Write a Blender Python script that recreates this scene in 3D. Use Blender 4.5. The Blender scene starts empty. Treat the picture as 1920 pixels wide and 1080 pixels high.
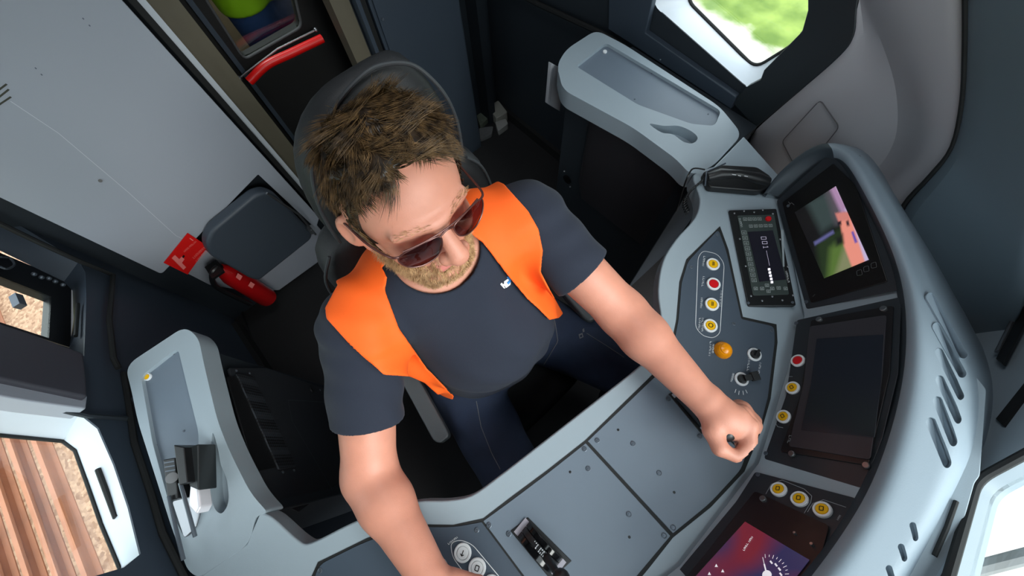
import bpy, bmesh, math, random
import numpy as np
from mathutils import Vector, Matrix
from mathutils.geometry import tessellate_polygon
from mathutils.bvhtree import BVHTree
random.seed(3); rng = np.random.default_rng(7)
C = bpy.context.scene.collection
SC = bpy.context.scene

# ------------------------------------------------------------------ camera
FPX = 735.0
def _n(v): return v / np.linalg.norm(v)
def _ray(px, py): return np.array([px - 960.0, -(py - 540.0), -FPX])
_U = -_n(_ray(990, 840)); _B = _ray(-665, -1100); _B = _n(_B - _U * (_B @ _U)); _Y = -_B; _X = np.cross(_Y, _U)
RW = np.array([_X, _Y, _U]); CAM = np.array([0.0, 0.0, 1.6])
cd = bpy.data.cameras.new('camera'); cd.sensor_width = 36; cd.lens = FPX / 1920 * 36; cd.clip_start = 0.02; cd.clip_end = 200
cam = bpy.data.objects.new('camera', cd); C.objects.link(cam)
cam.matrix_world = Matrix([list(RW[i]) + [CAM[i]] for i in range(3)] + [[0, 0, 0, 1]])
SC.camera = cam

# ------------------------------------------------------------------ light
SC.view_settings.view_transform = 'Standard'; SC.view_settings.look = 'None'
SC.view_settings.exposure = 0.5; SC.view_settings.gamma = 1.0
w = bpy.data.worlds.new('sky'); SC.world = w; w.use_nodes = True
bg = w.node_tree.nodes['Background']; bg.inputs[0].default_value = (0.86, 0.93, 1.0, 1); bg.inputs[1].default_value = 2.6
sl = bpy.data.lights.new('sun', 'SUN'); sl.energy = 2.8; sl.angle = math.radians(35); sl.color = (1.0, 0.97, 0.93)
so = bpy.data.objects.new('sun', sl); C.objects.link(so)
so.rotation_euler = Vector((0.10, -0.80, -0.60)).to_track_quat('-Z', 'Y').to_euler()

# ------------------------------------------------------------------ pixel to world on a known plane
def at(px, py, z=None, x=None, y=None):
    ax, v = (2, z) if z is not None else ((0, x) if x is not None else (1, y))
    d = RW @ _ray(px, py); t = (v - CAM[ax]) / d[ax]
    return CAM + d * t
class Plane:
    def __init__(s, a, b, c):
        s.o = np.array(a, float); n = _n(np.cross(np.array(b) - s.o, np.array(c) - s.o))
        if n @ (CAM - s.o) < 0: n = -n
        s.n = n
        u = np.array(b) - s.o; s.u = _n(u - n * (u @ n)); s.v = np.cross(s.n, s.u)
    def at(s, px, py, lift=0.0):
        d = RW @ _ray(px, py); o = s.o + s.n * lift
        return CAM + d * (((o - CAM) @ s.n) / (d @ s.n))
    def poly(s, pts, lift=0.0): return [s.at(p[0], p[1], lift) for p in pts]
    def mat(s, p): return Matrix([[s.u[i], s.v[i], s.n[i], p[i]] for i in range(3)] + [[0, 0, 0, 1]])
def zplane(z): return Plane((0, 0, z), (1, 0, z), (0, 1, z))
def xplane(x): return Plane((x, 0, 0), (x, 1, 0), (x, 0, 1))
def yplane(y): return Plane((0, y, 0), (1, y, 0), (0, y, 1))

# ------------------------------------------------------------------ materials
def lin(c): return tuple(((v / 255 + 0.055) / 1.055) ** 2.4 if v > 10 else v / 255 / 12.92 for v in c)
MATS = {}
def mat(name, rgb, rough=0.5, metal=0.0, emit=0.0, noise=0.0, nscale=40, bump=0.0, bscale=300, spec=0.5, sss=0.0, alpha=1.0, sheen=0.0):
    m = bpy.data.materials.new(name); m.use_nodes = True; nt = m.node_tree
    b = nt.nodes['Principled BSDF']; col = lin(rgb)
    b.inputs['Base Color'].default_value = (*col, 1); b.inputs['Roughness'].default_value = rough
    b.inputs['Metallic'].default_value = metal; b.inputs['Specular IOR Level'].default_value = spec
    if sheen: b.inputs['Sheen Weight'].default_value = sheen
    if emit: b.inputs['Emission Color'].default_value = (*col, 1); b.inputs['Emission Strength'].default_value = emit
    if sss:
        b.inputs['Subsurface Weight'].default_value = sss; b.inputs['Subsurface Radius'].default_value = (0.8, 0.3, 0.15); b.inputs['Subsurface Scale'].default_value = 0.012
    if alpha < 1: b.inputs['Alpha'].default_value = alpha
    if noise or bump:
        tc = nt.nodes.new('ShaderNodeTexCoord')
    if noise:
        n = nt.nodes.new('ShaderNodeTexNoise'); n.inputs['Scale'].default_value = nscale; n.inputs['Detail'].default_value = 5
        nt.links.new(tc.outputs['Object'], n.inputs['Vector'])
        mx = nt.nodes.new('ShaderNodeMix'); mx.data_type = 'RGBA'
        mx.inputs[6].default_value = (*[c * (1 - noise) for c in col], 1); mx.inputs[7].default_value = (*[min(1, c * (1 + noise)) for c in col], 1)
        nt.links.new(n.outputs['Fac'], mx.inputs[0]); nt.links.new(mx.outputs[2], b.inputs['Base Color'])
    if bump:
        n2 = nt.nodes.new('ShaderNodeTexNoise'); n2.inputs['Scale'].default_value = bscale; n2.inputs['Detail'].default_value = 3
        nt.links.new(tc.outputs['Object'], n2.inputs['Vector'])
        bp = nt.nodes.new('ShaderNodeBump'); bp.inputs['Strength'].default_value = bump; bp.inputs['Distance'].default_value = 0.001
        nt.links.new(n2.outputs['Fac'], bp.inputs['Height']); nt.links.new(bp.outputs['Normal'], b.inputs['Normal'])
    MATS[name] = m
    return m
RIM = mat('rim_plastic', (150, 163, 172), 0.42, noise=0.03, nscale=6, bump=0.12, bscale=600)
DESKP = mat('desk_plate', (106, 118, 131), 0.45, noise=0.03, nscale=8, bump=0.08, bscale=700)
DARKP = mat('dark_plate', (66, 77, 90), 0.45, noise=0.04, nscale=8, bump=0.08, bscale=700)
FASC = mat('fascia_plate', (40, 45, 51), 0.4, bump=0.05)
HOOD = mat('hood_plastic', (134, 148, 159), 0.5, noise=0.03, nscale=5, bump=0.1, bscale=500)
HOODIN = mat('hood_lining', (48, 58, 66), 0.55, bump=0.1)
NAVY = mat('navy_panel', (52, 62, 74), 0.55, noise=0.06, nscale=5, bump=0.15, bscale=500)
NAVYD = mat('dark_navy_panel', (33, 40, 47), 0.6, noise=0.08, nscale=5, bump=0.15, bscale=500)
WHITEP = mat('grey_white_panel', (160, 165, 175), 0.42, noise=0.02, nscale=3)
BEIGE = mat('beige_panel', (96, 90, 76), 0.6, noise=0.05)
PILLW = mat('pillar_grey', (172, 170, 174), 0.55, noise=0.02, nscale=4, bump=0.08)
BLACK = mat('black_plastic', (20, 21, 23), 0.4, bump=0.05)
GLOSSB = mat('gloss_black', (10, 10, 12), 0.12)
RUBBER = mat('black_rubber', (16, 18, 19), 0.7)
FLOORM = mat('floor_rubber', (24, 24, 26), 0.75, noise=0.2, nscale=60, bump=0.3, bscale=200)
SILL = mat('white_sill', (205, 212, 220), 0.4, noise=0.02)
METAL = mat('brushed_metal', (150, 152, 156), 0.3, metal=0.9)
SCREWM = mat('screw_metal', (92, 100, 110), 0.4, metal=0.5)
WHITE = mat('white_print', (225, 228, 230), 0.5)
GREYPR = mat('grey_print', (150, 160, 165), 0.5)
YEL = mat('yellow_cap', (235, 180, 8), 0.35)
RED = mat('red_cap', (205, 18, 28), 0.35)
REDBAR = mat('red_bar', (215, 10, 8), 0.35)
ORG = mat('orange_cap', (240, 150, 10), 0.25)
SIGNRED = mat('sign_red', (215, 22, 20), 0.45)
PINKP = mat('sign_pink_print', (240, 130, 125), 0.5)
EXTRED = mat('extinguisher_red', (170, 12, 16), 0.3)
SKIN = mat('skin', (204, 139, 117), 0.5, noise=0.1, nscale=45, bump=0.25, bscale=500, sss=0.12)
TEE = mat('tshirt_cotton', (27, 33, 48), 0.9, noise=0.12, nscale=900, bump=0.3, bscale=900, sheen=0.03)
VESTM = mat('vest_orange', (255, 98, 16), 0.75, noise=0.06, nscale=30, bump=0.25, bscale=700)
JEANS = mat('jeans_denim', (30, 42, 66), 0.85, noise=0.3, nscale=25, bump=0.5, bscale=900)
SEATM = mat('seat_leather', (30, 32, 35), 0.6, bump=0.35, bscale=400)
SEATP = mat('seat_piping', (52, 56, 60), 0.6)
ARMM = mat('armrest_vinyl', (70, 74, 78), 0.5, bump=0.3)
SCREENM = mat('screen_dark', (30, 34, 42), 0.15, emit=0.25)
GLASSR = mat('dark_glass', (8, 6, 8), 0.08)
PAPER = mat('paper', (150, 150, 142), 0.8, noise=0.1)

def glass_mat(name, tint, gloss=0.08):
    m = bpy.data.materials.new(name); m.use_nodes = True; nt = m.node_tree; nt.nodes.clear()
    o = nt.nodes.new('ShaderNodeOutputMaterial'); t = nt.nodes.new('ShaderNodeBsdfTransparent'); g = nt.nodes.new('ShaderNodeBsdfGlossy')
    t.inputs[0].default_value = (*tint, 1); g.inputs['Roughness'].default_value = 0.02; g.inputs[0].default_value = (1, 1, 1, 1)
    mx = nt.nodes.new('ShaderNodeMixShader'); mx.inputs[0].default_value = gloss
    nt.links.new(t.outputs[0], mx.inputs[1]); nt.links.new(g.outputs[0], mx.inputs[2]); nt.links.new(mx.outputs[0], o.inputs[0])
    return m
GLASS = glass_mat('window_glass', (0.93, 0.96, 0.95), 0.05)
LENS = glass_mat('sunglass_lens', (0.13, 0.045, 0.045), 0.07)

def hair_mat(name, dark, light, scale):
    m = bpy.data.materials.new(name); m.use_nodes = True; nt = m.node_tree; b = nt.nodes['Principled BSDF']
    tc = nt.nodes.new('ShaderNodeTexCoord'); n = nt.nodes.new('ShaderNodeTexNoise'); n.inputs['Scale'].default_value = scale; n.inputs['Detail'].default_value = 4
    r = nt.nodes.new('ShaderNodeValToRGB'); r.color_ramp.elements[0].color = (*lin(dark), 1); r.color_ramp.elements[1].color = (*lin(light), 1)
    r.color_ramp.elements[0].position = 0.35; r.color_ramp.elements[1].position = 0.68
    nt.links.new(tc.outputs['Object'], n.inputs['Vector']); nt.links.new(n.outputs['Fac'], r.inputs[0]); nt.links.new(r.outputs[0], b.inputs['Base Color'])
    b.inputs['Roughness'].default_value = 0.42
    return m
HAIRM = hair_mat('brown_hair', (38, 26, 15), (128, 99, 64), 90)
HAIRB = hair_mat('brown_hair_base', (26, 18, 11), (52, 38, 25), 60)
BEARDM = hair_mat('blond_beard', (146, 102, 62), (226, 184, 134), 120)

def ground_mat():
    m = bpy.data.materials.new('trackside_ground'); m.use_nodes = True; nt = m.node_tree; N = nt.nodes; L = nt.links; b = N['Principled BSDF']
    tc = N.new('ShaderNodeTexCoord'); sp = N.new('ShaderNodeSeparateXYZ'); L.new(tc.outputs['Object'], sp.inputs[0])
    n1 = N.new('ShaderNodeTexNoise'); n1.inputs['Scale'].default_value = 3.5; n1.inputs['Detail'].default_value = 10; L.new(tc.outputs['Object'], n1.inputs['Vector'])
    n2 = N.new('ShaderNodeTexVoronoi'); n2.inputs['Scale'].default_value = 55; L.new(tc.outputs['Object'], n2.inputs['Vector'])
    g = N.new('ShaderNodeValToRGB'); g.color_ramp.elements[0].color = (*lin((84, 108, 36)), 1); g.color_ramp.elements[1].color = (*lin((128, 148, 66)), 1)
    g.color_ramp.elements[0].position = .35; g.color_ramp.elements[1].position = .65; L.new(n1.outputs['Fac'], g.inputs[0])
    s = N.new('ShaderNodeValToRGB'); s.color_ramp.elements[0].color = (*lin((122, 88, 66)), 1); s.color_ramp.elements[1].color = (*lin((186, 154, 126)), 1); L.new(n2.outputs['Color'], s.inputs[0])
    p = N.new('ShaderNodeValToRGB'); p.color_ramp.elements[0].color = (*lin((160, 152, 146)), 1); p.color_ramp.elements[1].color = (*lin((190, 184, 178)), 1); L.new(n1.outputs['Fac'], p.inputs[0])
    # left of the track (x < -4) grass, right of x = 1.4 ballast, grass beyond the last track, between them pale gravel
    ns = N.new('ShaderNodeMath'); ns.operation = 'MULTIPLY_ADD'; ns.inputs[1].default_value = .9; L.new(n1.outputs['Fac'], ns.inputs[0]); L.new(sp.outputs['X'], ns.inputs[2])
    def step(edge, inv=False):
        k = N.new('ShaderNodeMapRange'); k.inputs['From Min'].default_value = edge - .12; k.inputs['From Max'].default_value = edge + .12; L.new(ns.outputs[0], k.inputs['Value'])
        if inv: k.inputs['To Min'].default_value = 1; k.inputs['To Max'].default_value = 0
        return k.outputs['Result']
    def mix(f, a, c):
        x = N.new('ShaderNodeMix'); x.data_type = 'RGBA'; L.new(f, x.inputs[0]); L.new(a, x.inputs[6]); L.new(c, x.inputs[7]); return x.outputs[2]
    c1 = mix(step(-3.72, True), p.outputs[0], g.outputs[0]); c2 = mix(step(1.5), c1, s.outputs[0]); c3 = mix(step(4.6), c2, g.outputs[0])
    L.new(c3, b.inputs['Base Color']); b.inputs['Roughness'].default_value = .95
    return m
GROUND = ground_mat()

# ------------------------------------------------------------------ object helpers
def tag(o, label=None, cat=None, group=None, kind=None):
    for k, v in (('label', label), ('category', cat), ('group', group), ('kind', kind)):
        if v: o[k] = v
    return o
def thing(name, loc, label, cat, group=None, kind=None):
    o = bpy.data.objects.new(name, None); o.location = [float(v) for v in loc]; o.empty_display_size = .05; C.objects.link(o)
    return tag(o, label, cat, group, kind)
def absloc(o):
    l = Vector((0, 0, 0))
    while o is not None: l += o.location; o = o.parent
    return l
def fin(name, bm, m, parent=None, smooth=True, ang=0.6, bevel=0, seg=3, origin=None, subsurf=0, solid=0, local=False):
    """link a bmesh (in world coordinates) as one object; its origin sits at its own base"""
    bmesh.ops.recalc_face_normals(bm, faces=bm.faces)
    me = bpy.data.meshes.new(name)
    base = Vector((0, 0, 0))
    if not local:
        if origin is None and len(bm.verts):
            xs = [v.co for v in bm.verts]
            base = Vector((sum(c.x for c in xs) / len(xs), sum(c.y for c in xs) / len(xs), min(c.z for c in xs)))
        elif origin is not None: base = Vector(origin)
        bmesh.ops.translate(bm, verts=bm.verts, vec=-base)
    bm.to_mesh(me); bm.free()
    for mm in (m if isinstance(m, (list, tuple)) else [m]): me.materials.append(mm)
    if smooth: me.shade_smooth(); me.set_sharp_from_angle(angle=ang)
    o = bpy.data.objects.new(name, me); C.objects.link(o)
    o.location = base - (absloc(parent) if parent else Vector((0, 0, 0)))
    if parent: o.parent = parent
    if bevel:
        md = o.modifiers.new('bevel', 'BEVEL'); md.width = bevel; md.segments = seg; md.limit_method = 'ANGLE'; md.angle_limit = .7; md.harden_normals = True; md.use_clamp_overlap = True
    if solid:
        md = o.modifiers.new('solid', 'SOLIDIFY'); md.thickness = solid; md.offset = -1
    if subsurf:
        md = o.modifiers.new('sub', 'SUBSURF'); md.levels = subsurf; md.render_levels = subsurf
    return o
def np_obj(name, V, F, m, parent=None, origin=None, smooth=True):
    me = bpy.data.meshes.new(name); base = np.array(origin if origin is not None else (V[:, 0].mean(), V[:, 1].mean(), V[:, 2].min()))
    V = V - base
    me.vertices.add(len(V)); me.vertices.foreach_set('co', V.astype(np.float32).ravel())
    k = F.shape[1]; me.loops.add(F.size); me.loops.foreach_set('vertex_index', F.astype(np.int32).ravel())
    me.polygons.add(len(F)); me.polygons.foreach_set('loop_start', np.arange(0, F.size, k, dtype=np.int32)); me.polygons.foreach_set('loop_total', np.full(len(F), k, dtype=np.int32))
    me.update(calc_edges=True); me.validate()
    me.materials.append(m)
    if smooth: me.shade_smooth()
    o = bpy.data.objects.new(name, me); C.objects.link(o); o.location = Vector(base) - (absloc(parent) if parent else Vector((0, 0, 0)))
    if parent: o.parent = parent
    return o
def rnd(pts, r, n=5):
    """round the corners of a 3D polygon; r may be a number or one radius per corner"""
    out = []; k = len(pts); P = [np.array(p, float) for p in pts]
    for i in range(k):
        a, b, c = P[i - 1], P[i], P[(i + 1) % k]; ri = r[i] if isinstance(r, (list, tuple)) else r
        la, lc = np.linalg.norm(a - b), np.linalg.norm(c - b)
        t = min(ri, la * .48, lc * .48)
        if t < 1e-5: out.append(b); continue
        p0 = b + (a - b) / la * t; p1 = b + (c - b) / lc * t
        for j in range(n + 1):
            s = j / n; out.append((1 - s) ** 2 * p0 + 2 * s * (1 - s) * b + s * s * p1)
    return out
def spline(pts, n=6, closed=False):
    P = [np.array(p, float) for p in pts]; out = []; k = len(P)
    for i in range(k if closed else k - 1):
        if closed: p0, p1, p2, p3 = P[i - 1], P[i], P[(i + 1) % k], P[(i + 2) % k]
        else: p0, p1, p2, p3 = P[max(i - 1, 0)], P[i], P[i + 1], P[min(i + 2, k - 1)]
        for j in range(n):
            t = j / n; out.append(.5 * ((2 * p1) + (p2 - p0) * t + (2 * p0 - 5 * p1 + 4 * p2 - p3) * t * t + (3 * p1 - p0 - 3 * p2 + p3) * t ** 3))
    if not closed: out.append(P[-1])
    return out
def plate_bm(pts, depth, n, bm=None):
    """polygon pts extruded by depth against n (a vector pointing to the visible side)"""
    bm = bm or bmesh.new(); n = np.array(n, float)
    top = [bm.verts.new(Vector(p)) for p in pts]; bot = [bm.verts.new(Vector(np.array(p) - n * depth)) for p in pts]
    tr = tessellate_polygon([[Vector(p) for p in pts]])
    # a flat ngon keeps bevels clean
    bm.faces.new(top); bm.faces.new(bot[::-1])
    k = len(pts)
    for i in range(k): bm.faces.new((top[i], bot[i], bot[(i + 1) % k], top[(i + 1) % k]))
    return bm
def plate(name, pts, depth, n, m, parent=None, bevel=.002, seg=2):
    return fin(name, plate_bm(pts, depth, n), m, parent, bevel=bevel, seg=seg)
def holed_bm(outer, holes, depth, n):
    bm = bmesh.new(); n = np.array(n, float); loops = [[Vector(p) for p in l] for l in [outer] + holes]
    flat = [p for l in loops for p in l]; T = [bm.verts.new(p) for p in flat]; Bv = [bm.verts.new(p - Vector(n * depth)) for p in flat]
    for t in tessellate_polygon(loops):
        try: bm.faces.new([T[i] for i in t]); bm.faces.new([Bv[i] for i in t][::-1])
        except ValueError: pass
    o = 0
    for l in loops:
        k = len(l)
        for i in range(k):
            a, b = o + i, o + (i + 1) % k
            bm.faces.new((T[a], Bv[a], Bv[b], T[b]))
        o += k
    return bm
def box_bm(lo, hi, bm=None, M=None):
    bm = bm or bmesh.new(); r = bmesh.ops.create_cube(bm, size=1)
    c = [(lo[i] + hi[i]) / 2 for i in range(3)]; s = [hi[i] - lo[i] for i in range(3)]
    for v in r['verts']:
        v.co = Vector((v.co.x * s[0] + c[0], v.co.y * s[1] + c[1], v.co.z * s[2] + c[2]))
        if M: v.co = M @ v.co
    return bm
def cyl_bm(p0, p1, r0, r1=None, seg=24, bm=None):
    bm = bm or bmesh.new(); r1 = r0 if r1 is None else r1; p0 = Vector(p0); p1 = Vector(p1); d = p1 - p0
    M = Matrix.Translation((p0 + p1) / 2) @ d.to_track_quat('Z', 'Y').to_matrix().to_4x4()
    bmesh.ops.create_cone(bm, cap_ends=True, segments=seg, radius1=r0, radius2=r1, depth=d.length, matrix=M)
    return bm
def sph_bm(c, r, sc=(1, 1, 1), bm=None, seg=20):
    bm = bm or bmesh.new(); bmesh.ops.create_uvsphere(bm, u_segments=seg, v_segments=seg // 2, radius=r, matrix=Matrix.Translation(Vector(c)) @ Matrix.Diagonal((*sc, 1)))
    return bm
def tube_bm(pts, r, seg=10, bm=None, closed=False):
    bm = bm or bmesh.new(); P = [Vector(p) for p in pts]; rings = []; k = len(P)
    up = Vector((.13, .27, .95)).normalized()
    for i, p in enumerate(P):
        t = (P[min(i + 1, k - 1)] - P[max(i - 1, 0)]) if not closed else (P[(i + 1) % k] - P[i - 1])
        t.normalize(); a = t.cross(up)
        if a.length < 1e-4: a = t.cross(Vector((1, 0, 0)))
        a.normalize(); b = t.cross(a); up = a.cross(t) * -1 if False else up
        rr = r[i] if isinstance(r, (list, tuple)) else r
        rings.append([bm.verts.new(p + (a * math.cos(2 * math.pi * j / seg) + b * math.sin(2 * math.pi * j / seg)) * rr) for j in range(seg)])
    for i in range(k if closed else k - 1):
        A, Bq = rings[i], rings[(i + 1) % k]
        for j in range(seg): bm.faces.new((A[j], A[(j + 1) % seg], Bq[(j + 1) % seg], Bq[j]))
    if not closed:
        bm.faces.new(rings[0][::-1]); bm.faces.new(rings[-1])
    return bm
def lathe_bm(M, prof, seg=28, bm=None):
    bm = bm or bmesh.new(); rings = []
    for r, z in prof: rings.append([bm.verts.new(M @ Vector((r * math.cos(2 * math.pi * j / seg), r * math.sin(2 * math.pi * j / seg), z))) for j in range(seg)])
    for a, b in zip(rings[:-1], rings[1:]):
        for j in range(seg): bm.faces.new((a[j], a[(j + 1) % seg], b[(j + 1) % seg], b[j]))
    bm.faces.new(rings[0][::-1]); bm.faces.new(rings[-1])
    return bm
def decal(name, pl, shapes, mats, parent, lift=.0006, label=None):
    """printed marks: shapes = (material index, closed outline) or (material index, line, width) in plane pixels"""
    bm = bmesh.new(); k = 0
    for s in shapes:
        lf = lift + k * .00004; k += 1
        if len(s) == 2:
            pts = [pl.at(p[0], p[1], lf) for p in s[1]]
            vs = [bm.verts.new(p) for p in pts]; f = bm.faces.new(vs); f.material_index = s[0]
        else:
            pts = [pl.at(p[0], p[1], lf) for p in s[1]]; wd = s[2] / 2
            for a, b in zip(pts[:-1], pts[1:]):
                d = b - a
                if np.linalg.norm(d) < 1e-7: continue
                d = _n(d); q = np.cross(pl.n, d) * wd; e = d * wd * .5
                vs = [bm.verts.new(x) for x in (a - q - e, b - q + e, b + q + e, a + q - e)]; f = bm.faces.new(vs); f.material_index = s[0]
    for f in bm.faces:
        f.normal_update()
        if f.normal.dot(Vector(pl.n)) < 0: f.normal_flip()
    me = bpy.data.meshes.new(name); c = sum((v.co for v in bm.verts), Vector()) / len(bm.verts)
    bmesh.ops.translate(bm, verts=bm.verts, vec=-c); bm.to_mesh(me); bm.free()
    for m in mats: me.materials.append(m)
    o = bpy.data.objects.new(name, me); C.objects.link(o); o.location = c - (absloc(parent) if parent else Vector()); o.parent = parent
    if label: o['label'] = label
    return o
def strip_bm(A, B, bm=None, closed=False):
    bm = bm or bmesh.new(); a = [bm.verts.new(Vector(p)) for p in A]; b = [bm.verts.new(Vector(p)) for p in B]; k = len(a)
    for i in range(k if closed else k - 1): bm.faces.new((a[i], a[(i + 1) % k], b[(i + 1) % k], b[i]))
    return bm
def grid_obj(name, rows, m, parent=None, solid=.01, sub=2, closed_rows=False):
    bm = bmesh.new(); G = [[bm.verts.new(Vector(p)) for p in r] for r in rows]
    for a, b in zip(G[:-1], G[1:]):
        for j in range(len(a) - 1): bm.faces.new((a[j], a[j + 1], b[j + 1], b[j]))
    o = fin(name, bm, m, parent, subsurf=0)
    # make the sheet's normals face the cab
    me = o.data; f = me.polygons[len(me.polygons) // 2]; wc = Vector(f.center) + absloc(o)
    if f.normal.dot(Vector(CAM) - wc) < 0: me.flip_normals()
    if sub: md = o.modifiers.new('sub', 'SUBSURF'); md.levels = sub; md.render_levels = sub
    if solid: md = o.modifiers.new('solid', 'SOLIDIFY'); md.thickness = solid; md.offset = -1
    return o
def copy_tree(o, parent=None, loc=None, rot=None):
    c = o.copy(); C.objects.link(c); c.parent = parent if parent is not None else None
    if loc is not None: c.location = loc
    if rot is not None: c.rotation_euler = rot
    for ch in list(o.children): copy_tree(ch, c)
    return c

# =================================================================== SETTING
XL, XR, YB = -1.05, 0.60, -1.25
def struct(o): o['kind'] = 'structure'; return o
struct(fin('floor', box_bm((-1.6, -2.4, -.06), (1.2, 1.0, 0)), FLOORM))
struct(fin('ceiling', box_bm((-1.5, -2.4, 2.2), (1.1, 0.12, 2.26)), WHITEP))
# back wall with the doorway opening
def ypoly(y, l): return [(x, y, z) for x, z in l]
struct(fin('wall_back', holed_bm(ypoly(YB, [(-.486, 0), (.66, 0), (.66, 2.2), (-.486, 2.2)]), [ypoly(YB, [(-.39, .002), (-.05, .002), (-.05, 2.0), (-.39, 2.0)])], .05, (0, 1, 0)), NAVYD))
# left wall, window opening y -0.61..-0.20, z 0.82..1.6
def rrect(a0, a1, b0, b1, r, n=5):
    return [(p[0], p[1]) for p in rnd([(a0, b0, 0), (a1, b0, 0), (a1, b1, 0), (a0, b1, 0)], r, n)]
LWi = [(-.615, .865), (-.245, .80), (-.17, .89), (-.12, 1.6), (-.60, 1.6)]
LWo = [(-.555, .865), (-.29, .80), (-.235, .90), (-.20, 1.58), (-.545, 1.58)]
def yz(x, l, r): return rnd([(x, a, b) for a, b in l], r, 5)
lwi = yz(XL, LWi, .035); lwo = yz(-1.13, LWo, .03)
struct(fin('wall_left', holed_bm([(XL, -1.5, 0), (XL, .5, 0), (XL, .5, 2.2), (XL, -1.5, 2.2)], [lwi], .003, (1, 0, 0)), NAVYD))
t = thing('window_1', (XL, -.4, .8), None, None, kind='structure')
o = fin('window_sill', strip_bm(lwi, lwo, closed=True), SILL, t); o['kind'] = 'structure'
struct(fin('window_gasket', tube_bm(lwo, .005, 8, closed=True), RUBBER, t)); struct(fin('window_pane', plate_bm(lwo, .004, (1, 0, 0)), GLASS, t))
pl = Plane(at(1285, 60, x=-1.085), at(1345, 112, x=-1.085), at(1300, 60, x=-1.12))
# sill slot follows the bottom reveal
ls = [np.array((-1.09, -.555, .862)), np.array((-1.09, -.40, .837))]
ls = [at(1287, 69, x=-1.085), at(1346, 112, x=-1.085)]
struct(fin('sill_slot', tube_bm([ls[0], (ls[0] + ls[1]) / 2, ls[1]], .0065, 8), RUBBER, t))
# dark surround in front of that window and black lower trim
lp = xplane(XL + .012)
surr = spline([(1616, -420), (1612, -60), (1606, 20), (1600, 68), (1575, 105), (1500, 170), (1412, 244)], 5)
pts = [lp.at(*p) for p in surr] + [lp.at(*p) for p in [(1402, 225), (1372, 192), (1400, 163), (1425, 150), (1432, 132), (1503, 60), (1514, 20), (1514, -60), (1514, -420)]]
struct(fin('trim_1', plate_bm(pts, .02, (1, 0, 0)), mat('window_surround', (36, 42, 46), .45, bump=.1), bevel=.003))
lp2 = xplane(XL + .02)
struct(fin('trim_2', plate_bm([lp2.at(*p) for p in [(1142, -40), (1232, -40), (1210, 62), (1380, 182), (1370, 205), (1140, 55)]], .02, (1, 0, 0)), NAVY, bevel=.003))
struct(fin('trim_3', tube_bm([lp2.at(*p, .01) for p in [(880, -60), (1010, 8), (1128, 62), (1330, 190), (1412, 248)]], .009, 8), RUBBER))
# right wall with two window openings
RWi = [(-.70, .80), (-.325, .855), (-.29, .92), (-.27, 1.6), (-.70, 1.6)]
rin = [(-10, 744), (150, 775), (182, 800), (240, 925), (264, 1040), (232, 1064), (198, 1082)]
def onx(x, l): return [at(*p, x=x) for p in l]
r1i = onx(XR, [(0, 742), (150, 774), (185, 802), (215, 870), (242, 950), (264, 1038), (232, 1064)]); r1i += [np.array((XR, r1i[-1][1] + .0, 1.6)), np.array((XR, r1i[0][1], 1.6))]
r1o = onx(.67, [(0, 816), (118, 827), (142, 845), (162, 900), (190, 980), (226, 1066), (204, 1082)]); r1o += [np.array((.67, r1o[-1][1], 1.58)), np.array((.67, r1o[0][1], 1.58))]
r2i = onx(XR, [(-8, 395), (148, 490), (160, 510), (162, 560), (158, 668), (60, 642), (-10, 622)])
r2o = onx(.66, [(0, 470), (120, 528), (136, 545), (138, 600), (130, 652), (60, 632), (-8, 606)])
r2i += [np.array((XR, r2i[-1][1], 1.5)), np.array((XR, r2i[0][1], 1.5))]; r2o += [np.array((.66, r2o[-1][1], 1.48)), np.array((.66, r2o[0][1], 1.48))]
struct(fin('wall_right', holed_bm([(XR, -1.5, 0), (XR, .5, 0), (XR, .5, 2.2), (XR, -1.5, 2.2)], [r1i, r2i], .003, (-1, 0, 0)), NAVY))
t = thing('window_2', (XR, -.45, .8), None, None, kind='structure')
struct(fin('window_sill', strip_bm(r1i, r1o, closed=True), SILL, t)); struct(fin('window_gasket', tube_bm(r1o, .004, 8, closed=True), RUBBER, t)); struct(fin('window_pane', plate_bm(r1o, .004, (-1, 0, 0)), GLASS, t))
a, b = at(184, 880, x=.635), at(218, 970, x=.635); struct(fin('sill_slot', tube_bm([a, (a + b) / 2, b], .005, 8), RUBBER, t))
t = thing('window_3', (XR, -.9, .75), None, None, kind='structure')
struct(fin('window_sill', strip_bm(r2i, r2o, closed=True), NAVY, t))
gl = [at(*p, x=.66) for p in [(-4, 517), (96, 556), (92, 634), (-6, 602)]]; gl2 = [at(*p, x=.66) for p in [(-4, 472), (134, 530), (133, 652), (-8, 606)]]
gl = [gl[0], gl[1], gl[2], gl[3], np.array((.66, gl[3][1], 1.48)), np.array((.66, gl[0][1], 1.48))]
struct(fin('window_frame', holed_bm([gl2[0], gl2[1], gl2[2], gl2[3], np.array((.66, gl2[3][1], 1.5)), np.array((.66, gl2[0][1], 1.5))], [gl], .02, (-1, 0, 0)), BLACK, t))
struct(fin('window_pane', plate_bm(gl, .004, (-1, 0, 0)), GLASS, t))
# latch hardware and slot on that door window
lk = bmesh.new()
for p in [(64, 514), (78, 520), (92, 522), (104, 528), (118, 534)]: sph_bm(at(*p, x=.645), .0055, bm=lk, seg=10)
tube_bm(spline([at(*p, x=.645) for p in [(2, 482), (18, 484), (27, 496), (14, 504), (0, 500)]], 4), .0025, 6, lk); box_bm((.64, -1.02, .80), (.655, -.985, .815), lk)
struct(fin('window_latch', lk, SCREWM, t)); struct(fin('sill_slot', tube_bm([at(146, 570, x=.62), at(142, 630, x=.62)], .004, 8), RUBBER, t))
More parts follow.
